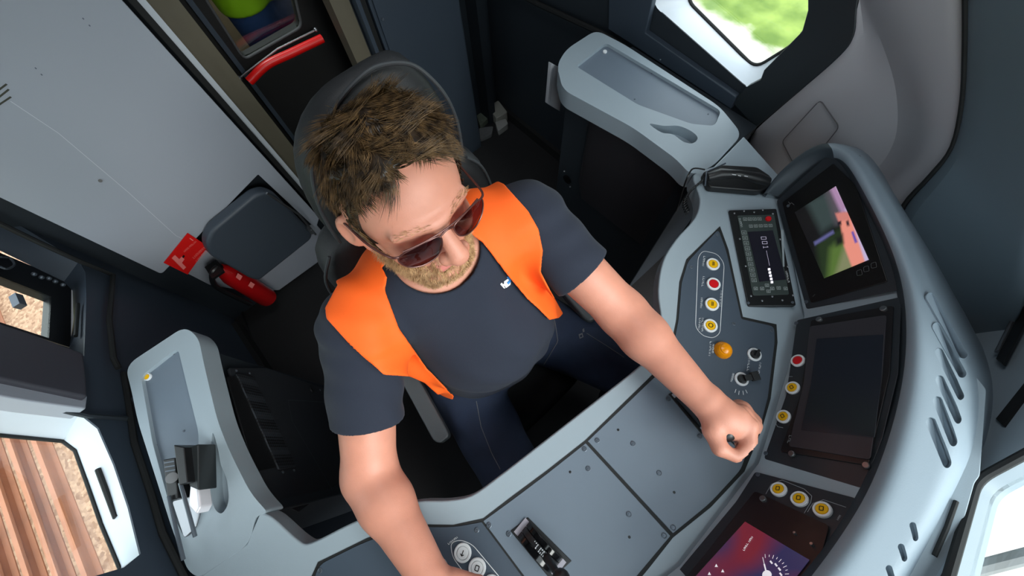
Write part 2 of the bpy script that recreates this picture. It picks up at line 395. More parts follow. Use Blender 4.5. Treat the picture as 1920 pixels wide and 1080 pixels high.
# bulged dark trim between the two windows, its lighter underside, long seams
q = xplane(XR - .03)
struct(fin('trim_4', plate_bm([q.at(*p) for p in [(-40, 592), (60, 625), (158, 662), (163, 700), (166, 745), (-40, 700)]], .03, (-1, 0, 0)), mat('trim_grey', (66, 66, 74), .5, bump=.1), bevel=.006, seg=3))
q3 = xplane(XR - .02)
struct(fin('trim_5', plate_bm([q3.at(*p) for p in [(-40, 700), (60, 722), (165, 742), (162, 766), (60, 752), (-40, 735)]], .03, (-1, 0, 0)), WHITEP, bevel=.003))
struct(fin('trim_6', tube_bm([q3.at(*p) for p in [(-30, 405), (80, 458), (150, 490), (212, 516), (205, 600), (213, 672), (222, 690)]], .006, 8), RUBBER))
struct(fin('trim_7', tube_bm([xplane(XR - .008).at(*p) for p in [(232, 700), (242, 760), (252, 830), (285, 930), (305, 1000), (355, 1100)]], .006, 8), RUBBER))
struct(fin('trim_8', tube_bm([xplane(XR - .004).at(*p) for p in [(-30, 738), (80, 762), (165, 780), (240, 785)]], .005, 8), NAVYD))
# front side panel of grey plastic left of the desk with its bright curved pillar cover
pan = spline([(1415, 243), (1500, 171), (1575, 107), (1603, 64), (1608, 10), (1608, -60), (1608, -420)], 4)
crs = spline([(1560, 420), (1640, 345), (1685, 300), (1703, 245), (1690, 160), (1655, 80), (1625, 20), (1604, -80), (1600, -420)], 4)
edge = spline([(1680, 440), (1695, 385), (1745, 330), (1787, 275), (1806, 190), (1811, 100), (1812, 0), (1812, -80), (1812, -420)], 4)
k = 33
def resample(l, k):
    P = np.array(l, float); s = np.r_[0, np.cumsum(np.linalg.norm(np.diff(P, axis=0), axis=1))]; u = np.linspace(0, s[-1], k)
    return np.stack([np.interp(u, s, P[:, j]) for j in range(P.shape[1])], 1)
A0 = resample([(1395, 262)] + [(1410, 330), (1440, 400), (1480, 440)] , 6)
rows = []
left = resample([p for p in [(1440, 420), (1400, 300), (1408, 250), (1500, 171), (1575, 107), (1603, 64), (1608, 10), (1608, -60), (1608, -420)]], k); mid = resample(crs, k); ed = resample(edge, k)
rows.append([at(*p, x=-1.04) for p in left])
rows.append([at(*((p + q2) / 2), x=-1.045) for p, q2 in zip(left, mid)])
rows.append([at(*p, x=-1.04) for p in mid])
rows.append([at(*(p * .8 + q2 * .2), x=-.985) for p, q2 in zip(mid, ed)])
rows.append([at(*(p * .45 + q2 * .55), x=-.95) for p, q2 in zip(mid, ed)])
rows.append([at(*p, x=-.93) for p in ed])
struct(grid_obj('trim_9', rows, PILLW, solid=.006, sub=1))
lq = xplane(-1.036)
struct(fin('trim_10', tube_bm(rnd([lq.at(*p) for p in [(1466, 265), (1538, 187), (1574, 238), (1500, 330)]], .012, 4), .0012, 6, closed=True), mat('seam_grey', (96, 94, 96), .6)))
# dark windscreen pillar and the front wall
c2 = resample([(2090, -420), (2050, -80), (1990, 150), (1945, 400), (1918, 565), (1872, 668), (1826, 700)], k)[::-1]
ed0 = resample([(1660, 470)] + [tuple(p) for p in edge], k)
rows = [[at(*p, x=-.925) for p in ed0], [at(*(p * .97 + q2 * .03), x=-.90) for p, q2 in zip(ed0, c2)], [at(*(p * .6 + q2 * .4), x=-.86) for p, q2 in zip(ed0, c2)], [at(*(p * .25 + q2 * .75), y=.40) if False else (at(*(p * .25 + q2 * .75), x=-.82)) for p, q2 in zip(ed0, c2)], [at(*q2, x=-.80) for q2 in c2]]
struct(grid_obj('trim_11', rows, mat('pillar_navy', (98, 112, 122), .5, bump=.1), solid=.006, sub=1))
struct(fin('trim_12', tube_bm([r + 0 for r in [at(*p, x=-.92) for p in edge]], .005, 8), RUBBER))
# front wall with the windscreen opening
wy = .45
wc = [at(1832, 902, y=wy), at(1780, 1085, y=wy)]
hole = rnd([at(1990, 815, y=wy + .0), at(1832, 900, y=wy), at(1779, 1082, y=wy), (.25, wy, 1.03), (.42, wy, 1.06), (.45, wy, 1.86), (-.75, wy, 1.86), at(2100, 740, y=wy)], [.0, .02, 0, .03, .03, .05, .05, 0], 5)
struct(fin('wall_front', holed_bm([(-1.2, wy, .70), (1.0, wy, .70), (1.0, wy, 2.2), (-1.2, wy, 2.2)], [hole], .03, (0, -1, 0)), RIM))
t = thing('window_4', (0, wy, 1.0), None, None, kind='structure')
struct(fin('window_gasket', tube_bm(hole, .006, 8, closed=True), RUBBER, t)); struct(fin('window_pane', plate_bm([p + np.array((0, .02, 0)) for p in [np.array(h) for h in hole]], .004, (0, -1, 0)), GLASS, t))
fp = yplane(wy - .004)
struct(fin('trim_13', plate_bm([fp.at(*p) for p in [(1867, 785), (1925, 712), (1932, 728), (1880, 798)]], .004, (0, -1, 0)), RUBBER))
fq = yplane(wy - .012)
struct(fin('trim_14', plate_bm([fq.at(*p) for p in [(1866, 672), (1925, 560), (1935, 580), (1880, 684)]], .006, (0, -1, 0)), BLACK, bevel=.002))
struct(fin('trim_15', tube_bm([fq.at(*p) for p in [(1870, 660), (1925, 548)]], .0035, 8), METAL))
struct(fin('roof_edge', box_bm((-1.5, .12, 2.2), (1.1, .5, 2.26)), WHITEP)).name = 'trim_16'

# back wall: pale wall cabinet, lower pale panel, jamb trims
yp = yplane(YB + .10)
def bw(px, py, y=YB + .10): return at(px, py, y=y)
wl = [bw(300, 515), bw(485, 328), bw(603, 442)]; wl = [bw(302, 515), bw(484, 327)]
g = .0
CABY = YB + .08
Wp = [at(303, 514, y=CABY), at(484, 327, y=CABY), at(592, 392, y=CABY)]
cab = thing('wall_cabinet', (.3, CABY, .4), 'tall pale grey wall cabinet filling the back wall left of the cab door', 'cabinet')
xr0 = Wp[0][0]; zb0 = Wp[0][2]; xl0 = Wp[1][0]; zb1 = Wp[1][2]
o = plate('cabinet_door', rnd([(xr0, CABY, zb0), (xr0, CABY, 1.9), (xl0 - .05, CABY, 1.9), (xl0 - .05, CABY, .30), (xl0 - .012, CABY, .26), (xl0, CABY, zb1)], [.012, .01, .01, .004, .004, .004], 4), .02, (0, 1, 0), WHITEP, cab, bevel=.004, seg=3)
fin('cabinet_body', box_bm((xl0 - .045, YB + .002, zb1 + .01), (xr0 - .004, CABY - .022, 1.9)), NAVYD, cab)
pc = Plane((0, CABY, 0), (1, CABY, 0), (0, CABY, 1))
fin('door_lock', cyl_bm(pc.at(188, 339), pc.at(188, 339, .003), .004), BLACK, cab)
decal('fine_groove', pc, [(0, [(20, 190), (110, 250), (240, 360), (330, 442), (352, 452)], .0012), (1, [(155, 34), (157, 36)], .002), (1, [(167, 47), (169, 49)], .002), (1, [(66, 127), (68, 129)], .002), (1, [(77, 139), (79, 141)], .002)], [mat('groove_light', (200, 204, 208), .5), SCREWM], cab)
decal('vent_slots', pc, [(0, [(-4, 184), (16, 168)], .003), (0, [(-4, 198), (20, 182)], .003), (0, [(-4, 170), (12, 158)], .003)], [mat('slot_olive', (60, 60, 50), .7)], cab)
LP = YB + .02
lower = thing('lower_wall_panel', (.3, LP, 0), 'pale grey panel low on the back wall behind the folding seat', 'panel')
plate('panel_sheet', [(.505, LP, .42), (.505, LP, .27), (.45, LP, .10), (.38, LP, .005), (.07, LP, .005), (.055, LP, .62), (.40, LP, .56)], .018, (0, 1, 0), WHITEP, lower, bevel=.003)
plate('recess_back', [(.40, LP + .004, .36), (.40, LP + .004, .66), (.08, LP + .004, .70), (.08, LP + .004, .23)], .003, (0, 1, 0), NAVYD, lower)

# door jambs (beige), seals and the black door beyond
struct(fin('trim_17', box_bm((-.056, YB - .05, 0), (.000, YB + .012, 2.0)), BEIGE)); 
struct(fin('trim_18', box_bm((-.440, YB - .05, 0), (-.385, YB + .012, 2.0)), BEIGE))
struct(fin('trim_19', box_bm((.014, YB, 0), (.028, YB + .07, 2.0)), RUBBER)); struct(fin('trim_20', box_bm((.0, YB, 0), (.014, YB + .05, 2.0)), SILL))
struct(fin('trim_21', box_bm((-.462, YB, 0), (-.448, YB + .04, 2.0)), NAVY, bevel=.002)); struct(fin('trim_22', box_bm((-.484, YB, 0), (-.466, YB + .02, 2.0)), RUBBER))
DY = -1.42
d = thing('door_1', (-.24, DY, 0), None, None, kind='structure')
def dp(px, py): return at(px, py, y=DY)
wn = rnd([dp(270, -330), dp(388, 2), dp(458, 112), dp(566, 50), dp(480, -330)], [.02, .0, .02, .02, .02], 5)
struct(fin('door_leaf', holed_bm([(-.70, DY, .0), (.12, DY, .0), (.12, DY, 2.0), (-.70, DY, 2.0)], [wn], .04, (0, 1, 0)), mat('door_black', (10, 10, 11), .6), d))
struct(fin('door_pane', plate_bm([p - np.array((0, .01, 0)) for p in wn], .005, (0, 1, 0)), GLASS, d)); struct(fin('pane_gasket', tube_bm(wn, .004, 8, closed=True), mat('gasket_grey', (70, 72, 74), .6), d))
struct(fin('door_strip', box_bm((-.092, DY, .2), (-.078, DY + .012, 2.0)), NAVY, d))
hb = thing('door_grab_bar', at(540, 110, y=DY + .05), 'curved red grab bar across the black cab door under its window', 'handle')
bar = spline([at(*p, y=DY + .06) for p in [(467, 153), (500, 122), (545, 100), (604, 72)]], 8)
fin('grip', tube_bm(bar, .013, 14), REDBAR, hb)
rod = [at(*p, y=DY + .04) for p in [(448, 148), (462, 136), (520, 92), (592, 56)]]
fin('rod', tube_bm(rod, .003, 8), METAL, hb); fin('bracket', sph_bm(rod[0], .009), METAL, hb); fin('bracket', sph_bm(rod[-1], .007), METAL, hb)
# corridor behind the door window: walls and two people's clothing seen only as blurred colour -> vestibule wall and seats
struct(fin('wall_vestibule', box_bm((-.95, -2.42, 0), (.5, -2.38, 2.2)), mat('vestibule_wall', (150, 132, 104), .7, noise=.35, nscale=5)))
struct(fin('wall_corridor_left', box_bm((-.98, -2.4, 0), (-.94, YB - .05, 2.2)), NAVYD)); struct(fin('wall_corridor_right', box_bm((.46, -2.4, 0), (.5, YB - .05, 2.2)), NAVYD))
# dark equipment cupboard behind the driver's left
cb = thing('equipment_cupboard', (-.66, YB, 0), 'tall dark blue cupboard standing behind the seat right of the door', 'cupboard')
fin('cupboard_body', box_bm((-.812, YB - .12, 0), (-.489, YB + .028, 2.1)), NAVY, cb, bevel=.003)
fin('cupboard_door', box_bm((-.802, YB + .028, .03), (-.500, YB + .036, 2.08)), NAVY, cb, bevel=.002)
for zz in (.45, .8, 1.2): fin('screw', cyl_bm((-.51, YB + .036, zz), (-.51, YB + .042, zz), .004, seg=12), SCREWM, cb)
struct(fin('wall_corner', box_bm((XL - .02, YB - .16, 0), (-.815, YB - .125, 2.2)), NAVYD))
# small floor ducts and trims along left wall
struct(fin('baseboard_left', box_bm((XL, YB - .1, 0), (XL + .02, -.6, .05)), RUBBER)); struct(fin('baseboard_right', box_bm((XR - .02, -1.2, 0), (XR, -.6, .05)), RUBBER))
fs = bmesh.new(); tube_bm([at(*p, z=.006) for p in [(455, 585), (470, 630), (490, 680)]], .004, 6, fs)
struct(fin('trim_23', fs, BLACK))

# unseen fill lamps, added to brighten the cab and the vestibule
def fill_lamp(loc, sx, sy, power, label):
    t = thing('fill_light', loc, label, 'light', 'added fill lights')
    fin('fill_lamp_housing', box_bm((loc[0] - sx / 2 - .03, loc[1] - sy / 2 - .03, loc[2]), (loc[0] + sx / 2 + .03, loc[1] + sy / 2 + .03, loc[2] + .04)), WHITEP, t, bevel=.006)
    a = bpy.data.lights.new('fill_light', 'AREA'); a.shape = 'RECTANGLE'; a.size = sx; a.size_y = sy; a.energy = power; a.color = (.93, .97, 1.0)
    o = bpy.data.objects.new('lamp', a); C.objects.link(o); o.parent = t; o.location = (0, 0, -.01)
fill_lamp((-.35, -.55, 2.15), .5, .5, 3.2, 'added flat square fill light, unseen above the driver')
fill_lamp((-.25, -1.95, 2.15), .4, .4, 14.0, 'added flat square fill light, unseen in the vestibule behind the door')

# =================================================================== DESK
Z = 0.80
D0 = zplane(Z)
def dz(px, py, z=Z): return at(px, py, z=z)
# ---- main desk moulding
inner = spline([(1339, 312), (1300, 328), (1312, 372), (1303, 408), (1268, 448), (1243, 490), (1234, 545), (1240, 600), (1240, 645), (1205, 682), (1100, 765), (1000, 843), (935, 893), (885, 928), (840, 938), (782, 940), (720, 955), (650, 985), (585, 1017), (560, 1014), (510, 970), (487, 961)], 4)
seamp = 1
outer = [(470, 1000), (462, 1020), (372, 1082), (300, 1140), (600, 1400), (1150, 1330), (1330, 1120), (1440, 930), (1520, 760), (1530, 600), (1490, 430), (1462, 330), (1395, 255)]
desk = thing('driver_desk', (-.1, .1, 0), 'pale grey moulded driving desk curving round the driver, set with blue grey plates', 'desk')
clampd = lambda p: np.array((min(max(p[0], -1.03), .59), min(p[1], .43), p[2]))
plate('desk_rim', [dz(*p) for p in inner] + [clampd(dz(*p)) for p in outer], .045, (0, 0, 1), RIM, desk, bevel=.014, seg=5)
# plinth below the desk
pin = [dz(*p) - np.array((0, 0, .05)) for p in [(1335, 325), (1300, 420), (1250, 620), (1210, 705), (1000, 868), (890, 950), (790, 962), (600, 1040), (470, 1020)]]
fin('desk_apron', box_bm((-.70, .405, .0), (.44, .43, .75)), NAVYD, desk)
UP = (0, 0, 1)
def dplate(name, px, m, parent, r=.006, lift=.0015, label=None):
    o = plate(name, rnd([dz(*p, Z + lift) for p in px], r, 4), .003, UP, m, parent, bevel=.0008, seg=2)
    if label: o['label'] = label
    return o
plate('plate_seal', [dz(*p, Z + .0006) for p in [(1350, 424), (1366, 468), (1393, 594), (1456, 608), (1458, 642), (1445, 748), (1428, 806), (1396, 884), (1333, 951), (1262, 1008), (1218, 1064), (1165, 1128), (1066, 1200), (900, 1270), (590, 1240), (582, 1085), (596, 1054), (690, 1008), (775, 983), (850, 984), (906, 972), (958, 932), (1028, 880), (1098, 825), (1236, 690), (1258, 650), (1268, 600), (1274, 528), (1287, 486)]], .0015, UP, RUBBER, desk, bevel=0)
wp1 = dplate('work_plate', [(1102, 827), (1238, 697), (1299, 762), (1398, 854), (1390, 880), (1330, 945), (1262, 1000)], DESKP, desk, [.001, .002, .004, .001, .02, .02, .001])
wp2 = dplate('work_plate', [(1098, 831), (1030, 885), (960, 938), (906, 977), (985, 1083), (1070, 1190), (1160, 1120), (1215, 1055), (1257, 1005)], DESKP, desk, [.001, .02, .03, .001, .001, .01, .02, .02, .001])
# screws and drill holes in the plates
sp0 = lathe_bm(Matrix(), [(.0042, 0), (.0042, .0012), (.0034, .0018), (.0012, .0016)], 14)
def screw(parent, p, pl=None, s=1.0, name='screw'):
    M = (pl or D0).mat(p); bm = lathe_bm(Matrix.Scale(s, 4), [(.0046, 0), (.0046, .0012), (.0036, .0016), (.0030, .0010), (.0014, .0010), (.0012, .0018), (.0004, .0018)], 14)
    o = fin(name, bm, SCREWM, parent, local=True)
    o.matrix_local = Matrix.Translation(-absloc(parent)) @ M
    return o
for p in [(1120, 826), (1187, 832), (1236, 887), (1253, 748), (1262, 989), (1312, 818)]: screw(desk, dz(*p, Z + .0018))
for p in [(1096, 842), (1103, 879), (1179, 964), (917, 985), (954, 1001), (1245, 1004)]: screw(desk, dz(*p, Z + .0018))
for p in [(1159, 806), (1264, 923), (1069, 885), (1180, 1007)]: screw(desk, dz(*p, Z + .0014), s=.5, name='drill_hole').data.materials[0] = BLACK

# ---- push buttons (prototype parts, local Z up)
def button(parent, p, pl, capm, r=.0135, label=None, mark=None, dome=False, ring=WHITE, name='push_button', rot=0):
    M = Matrix.Translation(-absloc(parent)) @ pl.mat(p) @ Matrix.Rotation(rot, 4, 'Z')
    b = fin(name, lathe_bm(Matrix(), [(r, 0), (r, .003), (r * .92, .0042), (r * .72, .0042), (r * .70, .002), (r * .2, .002)], 28), ring, parent, local=True)
    b.matrix_local = M
    if label: b['label'] = label
    h = .009 if dome else .0045
    prof = [(r * .68, 0), (r * .68, h * .7), (r * .62, h), (r * .45, h * 1.02), (r * .1, h * 1.02)] if not dome else [(r * .98, 0), (r * .98, .004), (r * .86, .009), (r * .66, .0125), (r * .6, .0125), (r * .55, .0145), (r * .3, .017), (r * .02, .0175)]
    c = fin('button_cap', lathe_bm(Matrix(), prof, 28), capm, None, local=True); c.parent = b
    if mark:
        bm = bmesh.new()
        for (x0, y0, x1, y1) in mark:
            a = Vector((x0, y0, 0)) * r; e = Vector((x1, y1, 0)) * r; dd = (e - a).normalized(); qn = Vector((-dd.y, dd.x, 0)) * r * .05; zz = Vector((0, 0, h * 1.02 + .0004))
            bm.faces.new([bm.verts.new(v + zz) for v in (a - qn, e - qn, e + qn, a + qn)])
        k = fin('cap_symbol', bm, BLACK, None, local=True, smooth=False); k.data.flip_normals() if k.data.polygons[0].normal.z < 0 else None; k.parent = b
    return b
MK = dict(arrow=[(-.3, .0, .3, 0), (.3, 0, .1, .2), (.3, 0, .1, -.2)], bar=[(-.35, -.08, .35, -.08), (-.3, .1, .3, .1)], sq=[(-.25, -.2, .25, -.2), (.25, -.2, .25, .2), (.25, .2, -.25, .2), (-.25, .2, -.25, -.2)], ring=[(.3 * math.cos(a), .3 * math.sin(a), .3 * math.cos(a + .6), .3 * math.sin(a + .6)) for a in np.arange(0, 6.2, .6)])
def scribble(p0, p1, n=6, h=3.0):
    """a row of tiny letter like strokes, too small to read in the photograph"""
    out = []; p0 = np.array(p0, float); p1 = np.array(p1, float); d = p1 - p0; u = d / np.linalg.norm(d); v = np.array([-u[1], u[0]])
    for i in range(n):
        a = p0 + d * (i + .15) / n; b = p0 + d * (i + .75) / n; r = random.random()
        out.append((0, [tuple(a - v * h / 2), tuple(a + v * h / 2)], .0006))
        if r < .6: out.append((0, [tuple(a + v * h / 2 * (1 if r < .3 else -1)), tuple(b + v * h / 2 * (1 if r < .3 else -1))], .0006))
        if r > .3: out.append((0, [tuple(b - v * h / 2), tuple(b + v * h / 2)], .0006))
    return out
def rr(pts, n=6, r=8):
    """rounded outline in plane pixels"""
    return [(p[0], p[1]) for p in rnd([(a, b, 0) for a, b in pts], r, n)]

# ---- left button panel
lp_ = thing('button_panel', dz(1340, 600), 'button panel left of the driver, with an orange domed button', 'control panel', 'button panels set in the desk')
dplate('panel_plate', [(1347, 430), (1362, 470), (1390, 598), (1452, 612), (1453, 640), (1440, 745), (1424, 806), (1400, 852), (1300, 760), (1236, 694), (1262, 652), (1272, 600), (1278, 530), (1290, 490)], DARKP, lp_, [.01, .02, .004, .01, .01, .004, .004, .001, .004, .001, .004, .01, .01, .012], lift=.0017)  # darker than the work plates: their stronger light is put into the colour
PB = zplane(Z + .0017)
for p, m, mk, lb in [((1336, 496), YEL, 'bar', 'yellow push button topmost in the outlined row'), ((1337, 533), RED, None, 'red push button'), ((1334, 571), YEL, 'bar', 'yellow push button below the red one'), ((1331, 611), YEL, 'ring', 'yellow push button lowest in the outlined row')]:
    button(lp_, PB.at(*p), PB, m, .0145, lb, MK.get(mk) if mk else None, rot=.6)
button(lp_, PB.at(1355, 657), PB, ORG, .0175, 'orange domed push button', dome=True, ring=ORG)
sh = [(0, l + [l[0]], .0011) for l in [rr([(1309, 482), (1318, 470), (1345, 476), (1358, 494), (1350, 625), (1338, 634), (1318, 630), (1304, 614)], r=9)]]
for p0, p1 in [((1321, 480), (1318, 499)), ((1320, 518), (1317, 538)), ((1316, 558), (1314, 578)), ((1313, 596), (1310, 618)), ((1318, 596), (1316, 622)), ((1333, 640), (1330, 668)), ((1338, 645), (1336, 662)), ((1405, 672), (1402, 697)), ((1426, 680), (1421, 706)), ((1375, 700), (1371, 716)), ((1353, 545), (1350, 575))]: sh += scribble(p0, p1, 5, 3)
sh += [(0, [(1380, 730), (1378, 736)], .001), (0, [(1386, 733), (1385, 740)], .001), (0, [(1393, 733), (1394, 740)], .001), (0, [(1398, 731), (1401, 737)], .001)]
decal('panel_print', PB, sh, [WHITE], lp_)
for p in [(1345, 441), (1296, 501), (1376, 607), (1447, 620)]: screw(lp_, PB.at(*p), s=.8)
def selector(parent, p, pl, knobdir, big=False):
    M = Matrix.Translation(-absloc(parent)) @ pl.mat(p)
    b = fin('rotary_switch', lathe_bm(Matrix(), [(.0135, 0), (.0135, .002), (.0125, .003), (.0095, .003), (.009, .001), (.002, .001)], 28), WHITE, parent, local=True); b.matrix_local = M
    k = bmesh.new(); cyl_bm((0, 0, .001), (0, 0, .010), .0085, .0075, bm=k)
    c, s = math.cos(knobdir), math.sin(knobdir); R = Matrix.Rotation(knobdir, 4, 'Z')
    if big: box_bm((0, -.0055, .006), (.024, .0055, .015), k, R); box_bm((.014, -.0085, .008), (.028, .0085, .017), k, R)
    else: box_bm((-.009, -.0025, .008), (.009, .0025, .014), k, R)
    o = fin('switch_knob', k, BLACK, None, local=True, bevel=.001); o.parent = b
    return b
def dir_on(pl, a, b):
    d = pl.at(*b) - pl.at(*a); return math.atan2(d @ pl.v, d @ pl.u)
selector(lp_, PB.at(1414, 665), PB, dir_on(PB, (1414, 665), (1420, 655))); selector(lp_, PB.at(1390, 711), PB, dir_on(PB, (1390, 711), (1416, 706)), True)

# ---- right button panel
rp_ = thing('button_panel', dz(760, 1050), 'dark blue grey button panel under the right forearm, with white ringed buttons in a row', 'control panel', 'button panels set in the desk')
dplate('panel_plate', [(588, 1085), (600, 1058), (690, 1013), (775, 988), (850, 989), (903, 979), (982, 1085), (1066, 1192), (900, 1260), (600, 1230)], DARKP, rp_, [.01, .015, .03, .03, .03, .001, .001, .001, .02, .02], lift=.0017)
for p, mk in [((868, 1036), 'arrow'), ((895, 1064), 'sq'), ((922, 1096), 'bar')]: button(rp_, PB.at(*p), PB, WHITE, .015, None, MK[mk], rot=.5)
button(rp_, PB.at(824, 1064), PB, WHITE, .0145, 'plain white push button half hidden by the forearm')
sh = [(0, rr([(845, 1018), (862, 1012), (885, 1020), (960, 1110), (905, 1120), (848, 1044)], r=14), .0011)]
sh[0] = (0, sh[0][1] + [sh[0][1][0]], .0011)
for p0, p1 in [((840, 1020), (858, 1007)), ((845, 1080), (862, 1066)), ((848, 1086), (866, 1070)), ((760, 1078), (772, 1079))]: sh += scribble(p0, p1, 6, 3)
decal('panel_print', PB, sh, [WHITE], rp_)
for p in [(894, 994), (600, 1070)]: screw(rp_, PB.at(*p), s=.9)

# ---- lever housings
def lever(name, quad, label, arm_to, seed, drum_h=.035):
    q = [dz(*p, Z + .0035) for p in quad]; c = sum(q) / 4
    t = thing(name, c, label, 'lever')
    n = np.array(UP, float)
    ax = _n((q[2] + q[1]) / 2 - (q[3] + q[0]) / 2)      # long axis
    L = np.linalg.norm((q[2] + q[1]) / 2 - (q[3] + q[0]) / 2); sd = np.cross(n, ax); W = np.linalg.norm(q[0] - q[3]); W = abs((q[0] - q[3]) @ sd)
    plate('base_frame', q, .004, UP, BLACK, t, bevel=.001)
    def P(a, s, h): return c + ax * a + sd * s + n * h
    EPM = MATS.get('lever_end_plate') or mat('lever_end_plate', (170, 165, 175), .4)
    for (a0, a1) in ((-.49, -.36), (.40, .48)):
        fin('end_plate', plate_bm([P(L * a0, -W * .4, .0012), P(L * a1, -W * .4, .0012), P(L * a1, W * .4, .0012), P(L * a0, W * .4, .0012)], .001, UP), EPM, t)
    
    # curved drum rising out of the slot, three sectors across
    for (s0, s1, m, hh) in ((-.42, -.13, GLOSSB, .9), (-.11, .16, BLACK, 1.0), (.18, .42, GLOSSB, .9)):
        bm = bmesh.new(); A = []; Bq = []
        for i in range(19):
            u = i / 18 * 2 - 1; h = drum_h * hh * math.sqrt(max(0, 1 - u * u * .98)) - .004
            A.append(P(u * L * .40, s0 * W, h)); Bq.append(P(u * L * .40, s1 * W, h))
        a = [bm.verts.new(Vector(p)) for p in A]; b = [bm.verts.new(Vector(p)) for p in Bq]
        for i in range(18): bm.faces.new((a[i], a[i + 1], b[i + 1], b[i]))
        bm.faces.new(a); bm.faces.new(b[::-1]); bm.faces.new((a[0], b[0], b[-1], a[-1]))
        fin('drum_sector', bm, m, t, ang=.8, bevel=.0008)
    # white markings on the middle sector
    rs = random.Random(seed); bm = bmesh.new()
    for i in range(9):
        u = -.42 + i * .085; h = lambda u: drum_h * math.sqrt(max(0, 1 - u * u * .98)) - .0032
        for (sa, sb) in ((-.09, -.02), (.0, .06), (.08, .13)):
            if rs.random() < .72:
                w = .03 + .03 * rs.random()
                bm.faces.new([bm.verts.new(Vector(P(uu * L * .40, ss * W, h(uu) + .0004))) for uu, ss in ((u, sa), (u + w, sa), (u + w, sb), (u, sb))])
    fin('scale_marks', bm, WHITE, t, smooth=False)
    u0 = .35; base = P(u0 * L * .4, 0, drum_h * .8); tip = np.array(arm_to, float)
    bm = tube_bm([base, base * .6 + tip * .4, tip], [.007, .006, .006], 12); sph_bm(tip, .014, (1, 1, 1), bm)
    fin('lever_arm', bm, BLACK, t)
    return t, P, L, W
lever('brake_lever', [(990, 970), (1072, 1052), (1033, 1088), (957, 996)], 'black lever in a slotted housing with white marks near the bottom edge', at(1052, 1085, z=Z + .075), 2)
HANDL = at(1362, 812, z=.90)
lever('throttle_lever', [(1282, 724), (1340, 788), (1316, 814), (1254, 739)], 'black drive lever held in the left fist, its housing half under the forearm', HANDL, 5)

# =================================================================== INSTRUMENT FASCIA
FB = [(1462, 372), (1506, 592), (1420, 868), (1272, 1060), (1120, 1180)]; FT = [(1612, 286), (1690, 545), (1618, 925), (1530, 1085), (1380, 1260)]
zb, zt = .808, .945
fa = thing('instrument_fascia', (-.45, .3, Z), 'pale grey angled fascia carrying the screens behind the desk plates', 'dashboard')
bmf = bmesh.new()
PLN = []
for i in range(4):
    a, b, c, e = dz(*FB[i], zb), dz(*FB[i + 1], zb), dz(*FT[i + 1], zt), dz(*FT[i], zt)
    PLN.append(Plane(a, b, (c + e) / 2))
vb = [bmf.verts.new(Vector(dz(*p, zb))) for p in FB]; vt = [bmf.verts.new(Vector(dz(*p, zt))) for p in FT]
vk = [bmf.verts.new(Vector(dz(*p, zb) + np.array((-.0, .14, -.05)))) for p in FB]
for i in range(4):
    bmf.faces.new((vb[i], vb[i + 1], vt[i + 1], vt[i])); bmf.faces.new((vt[i], vt[i + 1], vk[i + 1], vk[i])); bmf.faces.new((vk[i], vk[i + 1], vb[i + 1], vb[i]))
bmf.faces.new((vb[0], vt[0], vk[0])); bmf.faces.new((vb[4], vk[4], vt[4]))
fin('fascia_shell', bmf, RIM, fa, bevel=.004, seg=3, ang=.5)
def fplate(name, pl, px, m, parent, r=.005, lift=.003, th=.003, bevel=.0008):
    return plate(name, rnd(pl.poly(px, lift), r, 4), th, pl.n, m, parent, bevel=bevel, seg=2)
P1 = Plane(dz(1462, 376, .812), dz(1512, 578, .812), dz(1665, 540, .935)); P2 = Plane(dz(1494, 598, .812), dz(1432, 858, .812), dz(1606, 918, .935)); P3 = Plane(dz(1412, 882, .812), dz(1290, 1050, .812), dz(1590, 930, .935))

# ---- display 1: rear view camera monitor
m1 = thing('display_monitor', P1.at(1560, 450), 'black monitor at the upper end of the fascia showing the track camera picture', 'monitor', 'screens set in the fascia')
fplate('mounting_plate', P1, [(1456, 376), (1556, 288), (1612, 290), (1680, 480), (1692, 542), (1512, 580)], FASC, m1, lift=.004)
fplate('monitor_bezel', P1, [(1466, 380), (1562, 306), (1606, 350), (1664, 528), (1520, 568)], mat('monitor_bezel_black', (16, 15, 17), .3), m1, lift=.007, r=.004)
S1 = Plane(P1.at(1500, 400, .0078), P1.at(1600, 400, .0078), P1.at(1550, 500, .0078))
def emat(name, rgb, e): return mat(name, rgb, .25, emit=e)
EM = [emat('screen_black', (14, 14, 18), .3), emat('screen_green_dark', (30, 44, 26), .4), emat('screen_green', (72, 92, 52), .5), emat('screen_pink', (186, 122, 108), .6), emat('screen_lilac', (152, 132, 176), .6), emat('screen_teal', (40, 52, 50), .4), emat('screen_mauve', (120, 100, 120), .7), emat('screen_violet', (120, 110, 190), .7)]
def poly2d(x, y, poly):
    """signed distance in plane pixels to a polygon (negative inside)"""
    p = np.array(poly, float); d = np.full(len(x), 1e9); ins = np.zeros(len(x), bool); k = len(p)
    for i in range(k):
        a = p[i]; b = p[(i + 1) % k]; e = b - a; wx = x - a[0]; wy = y - a[1]; t = np.clip((wx * e[0] + wy * e[1]) / (e @ e), 0, 1)
        d = np.minimum(d, np.hypot(wx - t * e[0], wy - t * e[1]))
        cr = ((a[1] > y) != (b[1] > y)) & (x < (b[0] - a[0]) * (y - a[1]) / (b[1] - a[1] + 1e-12) + a[0]); ins ^= cr
    return np.where(ins, -d, d)
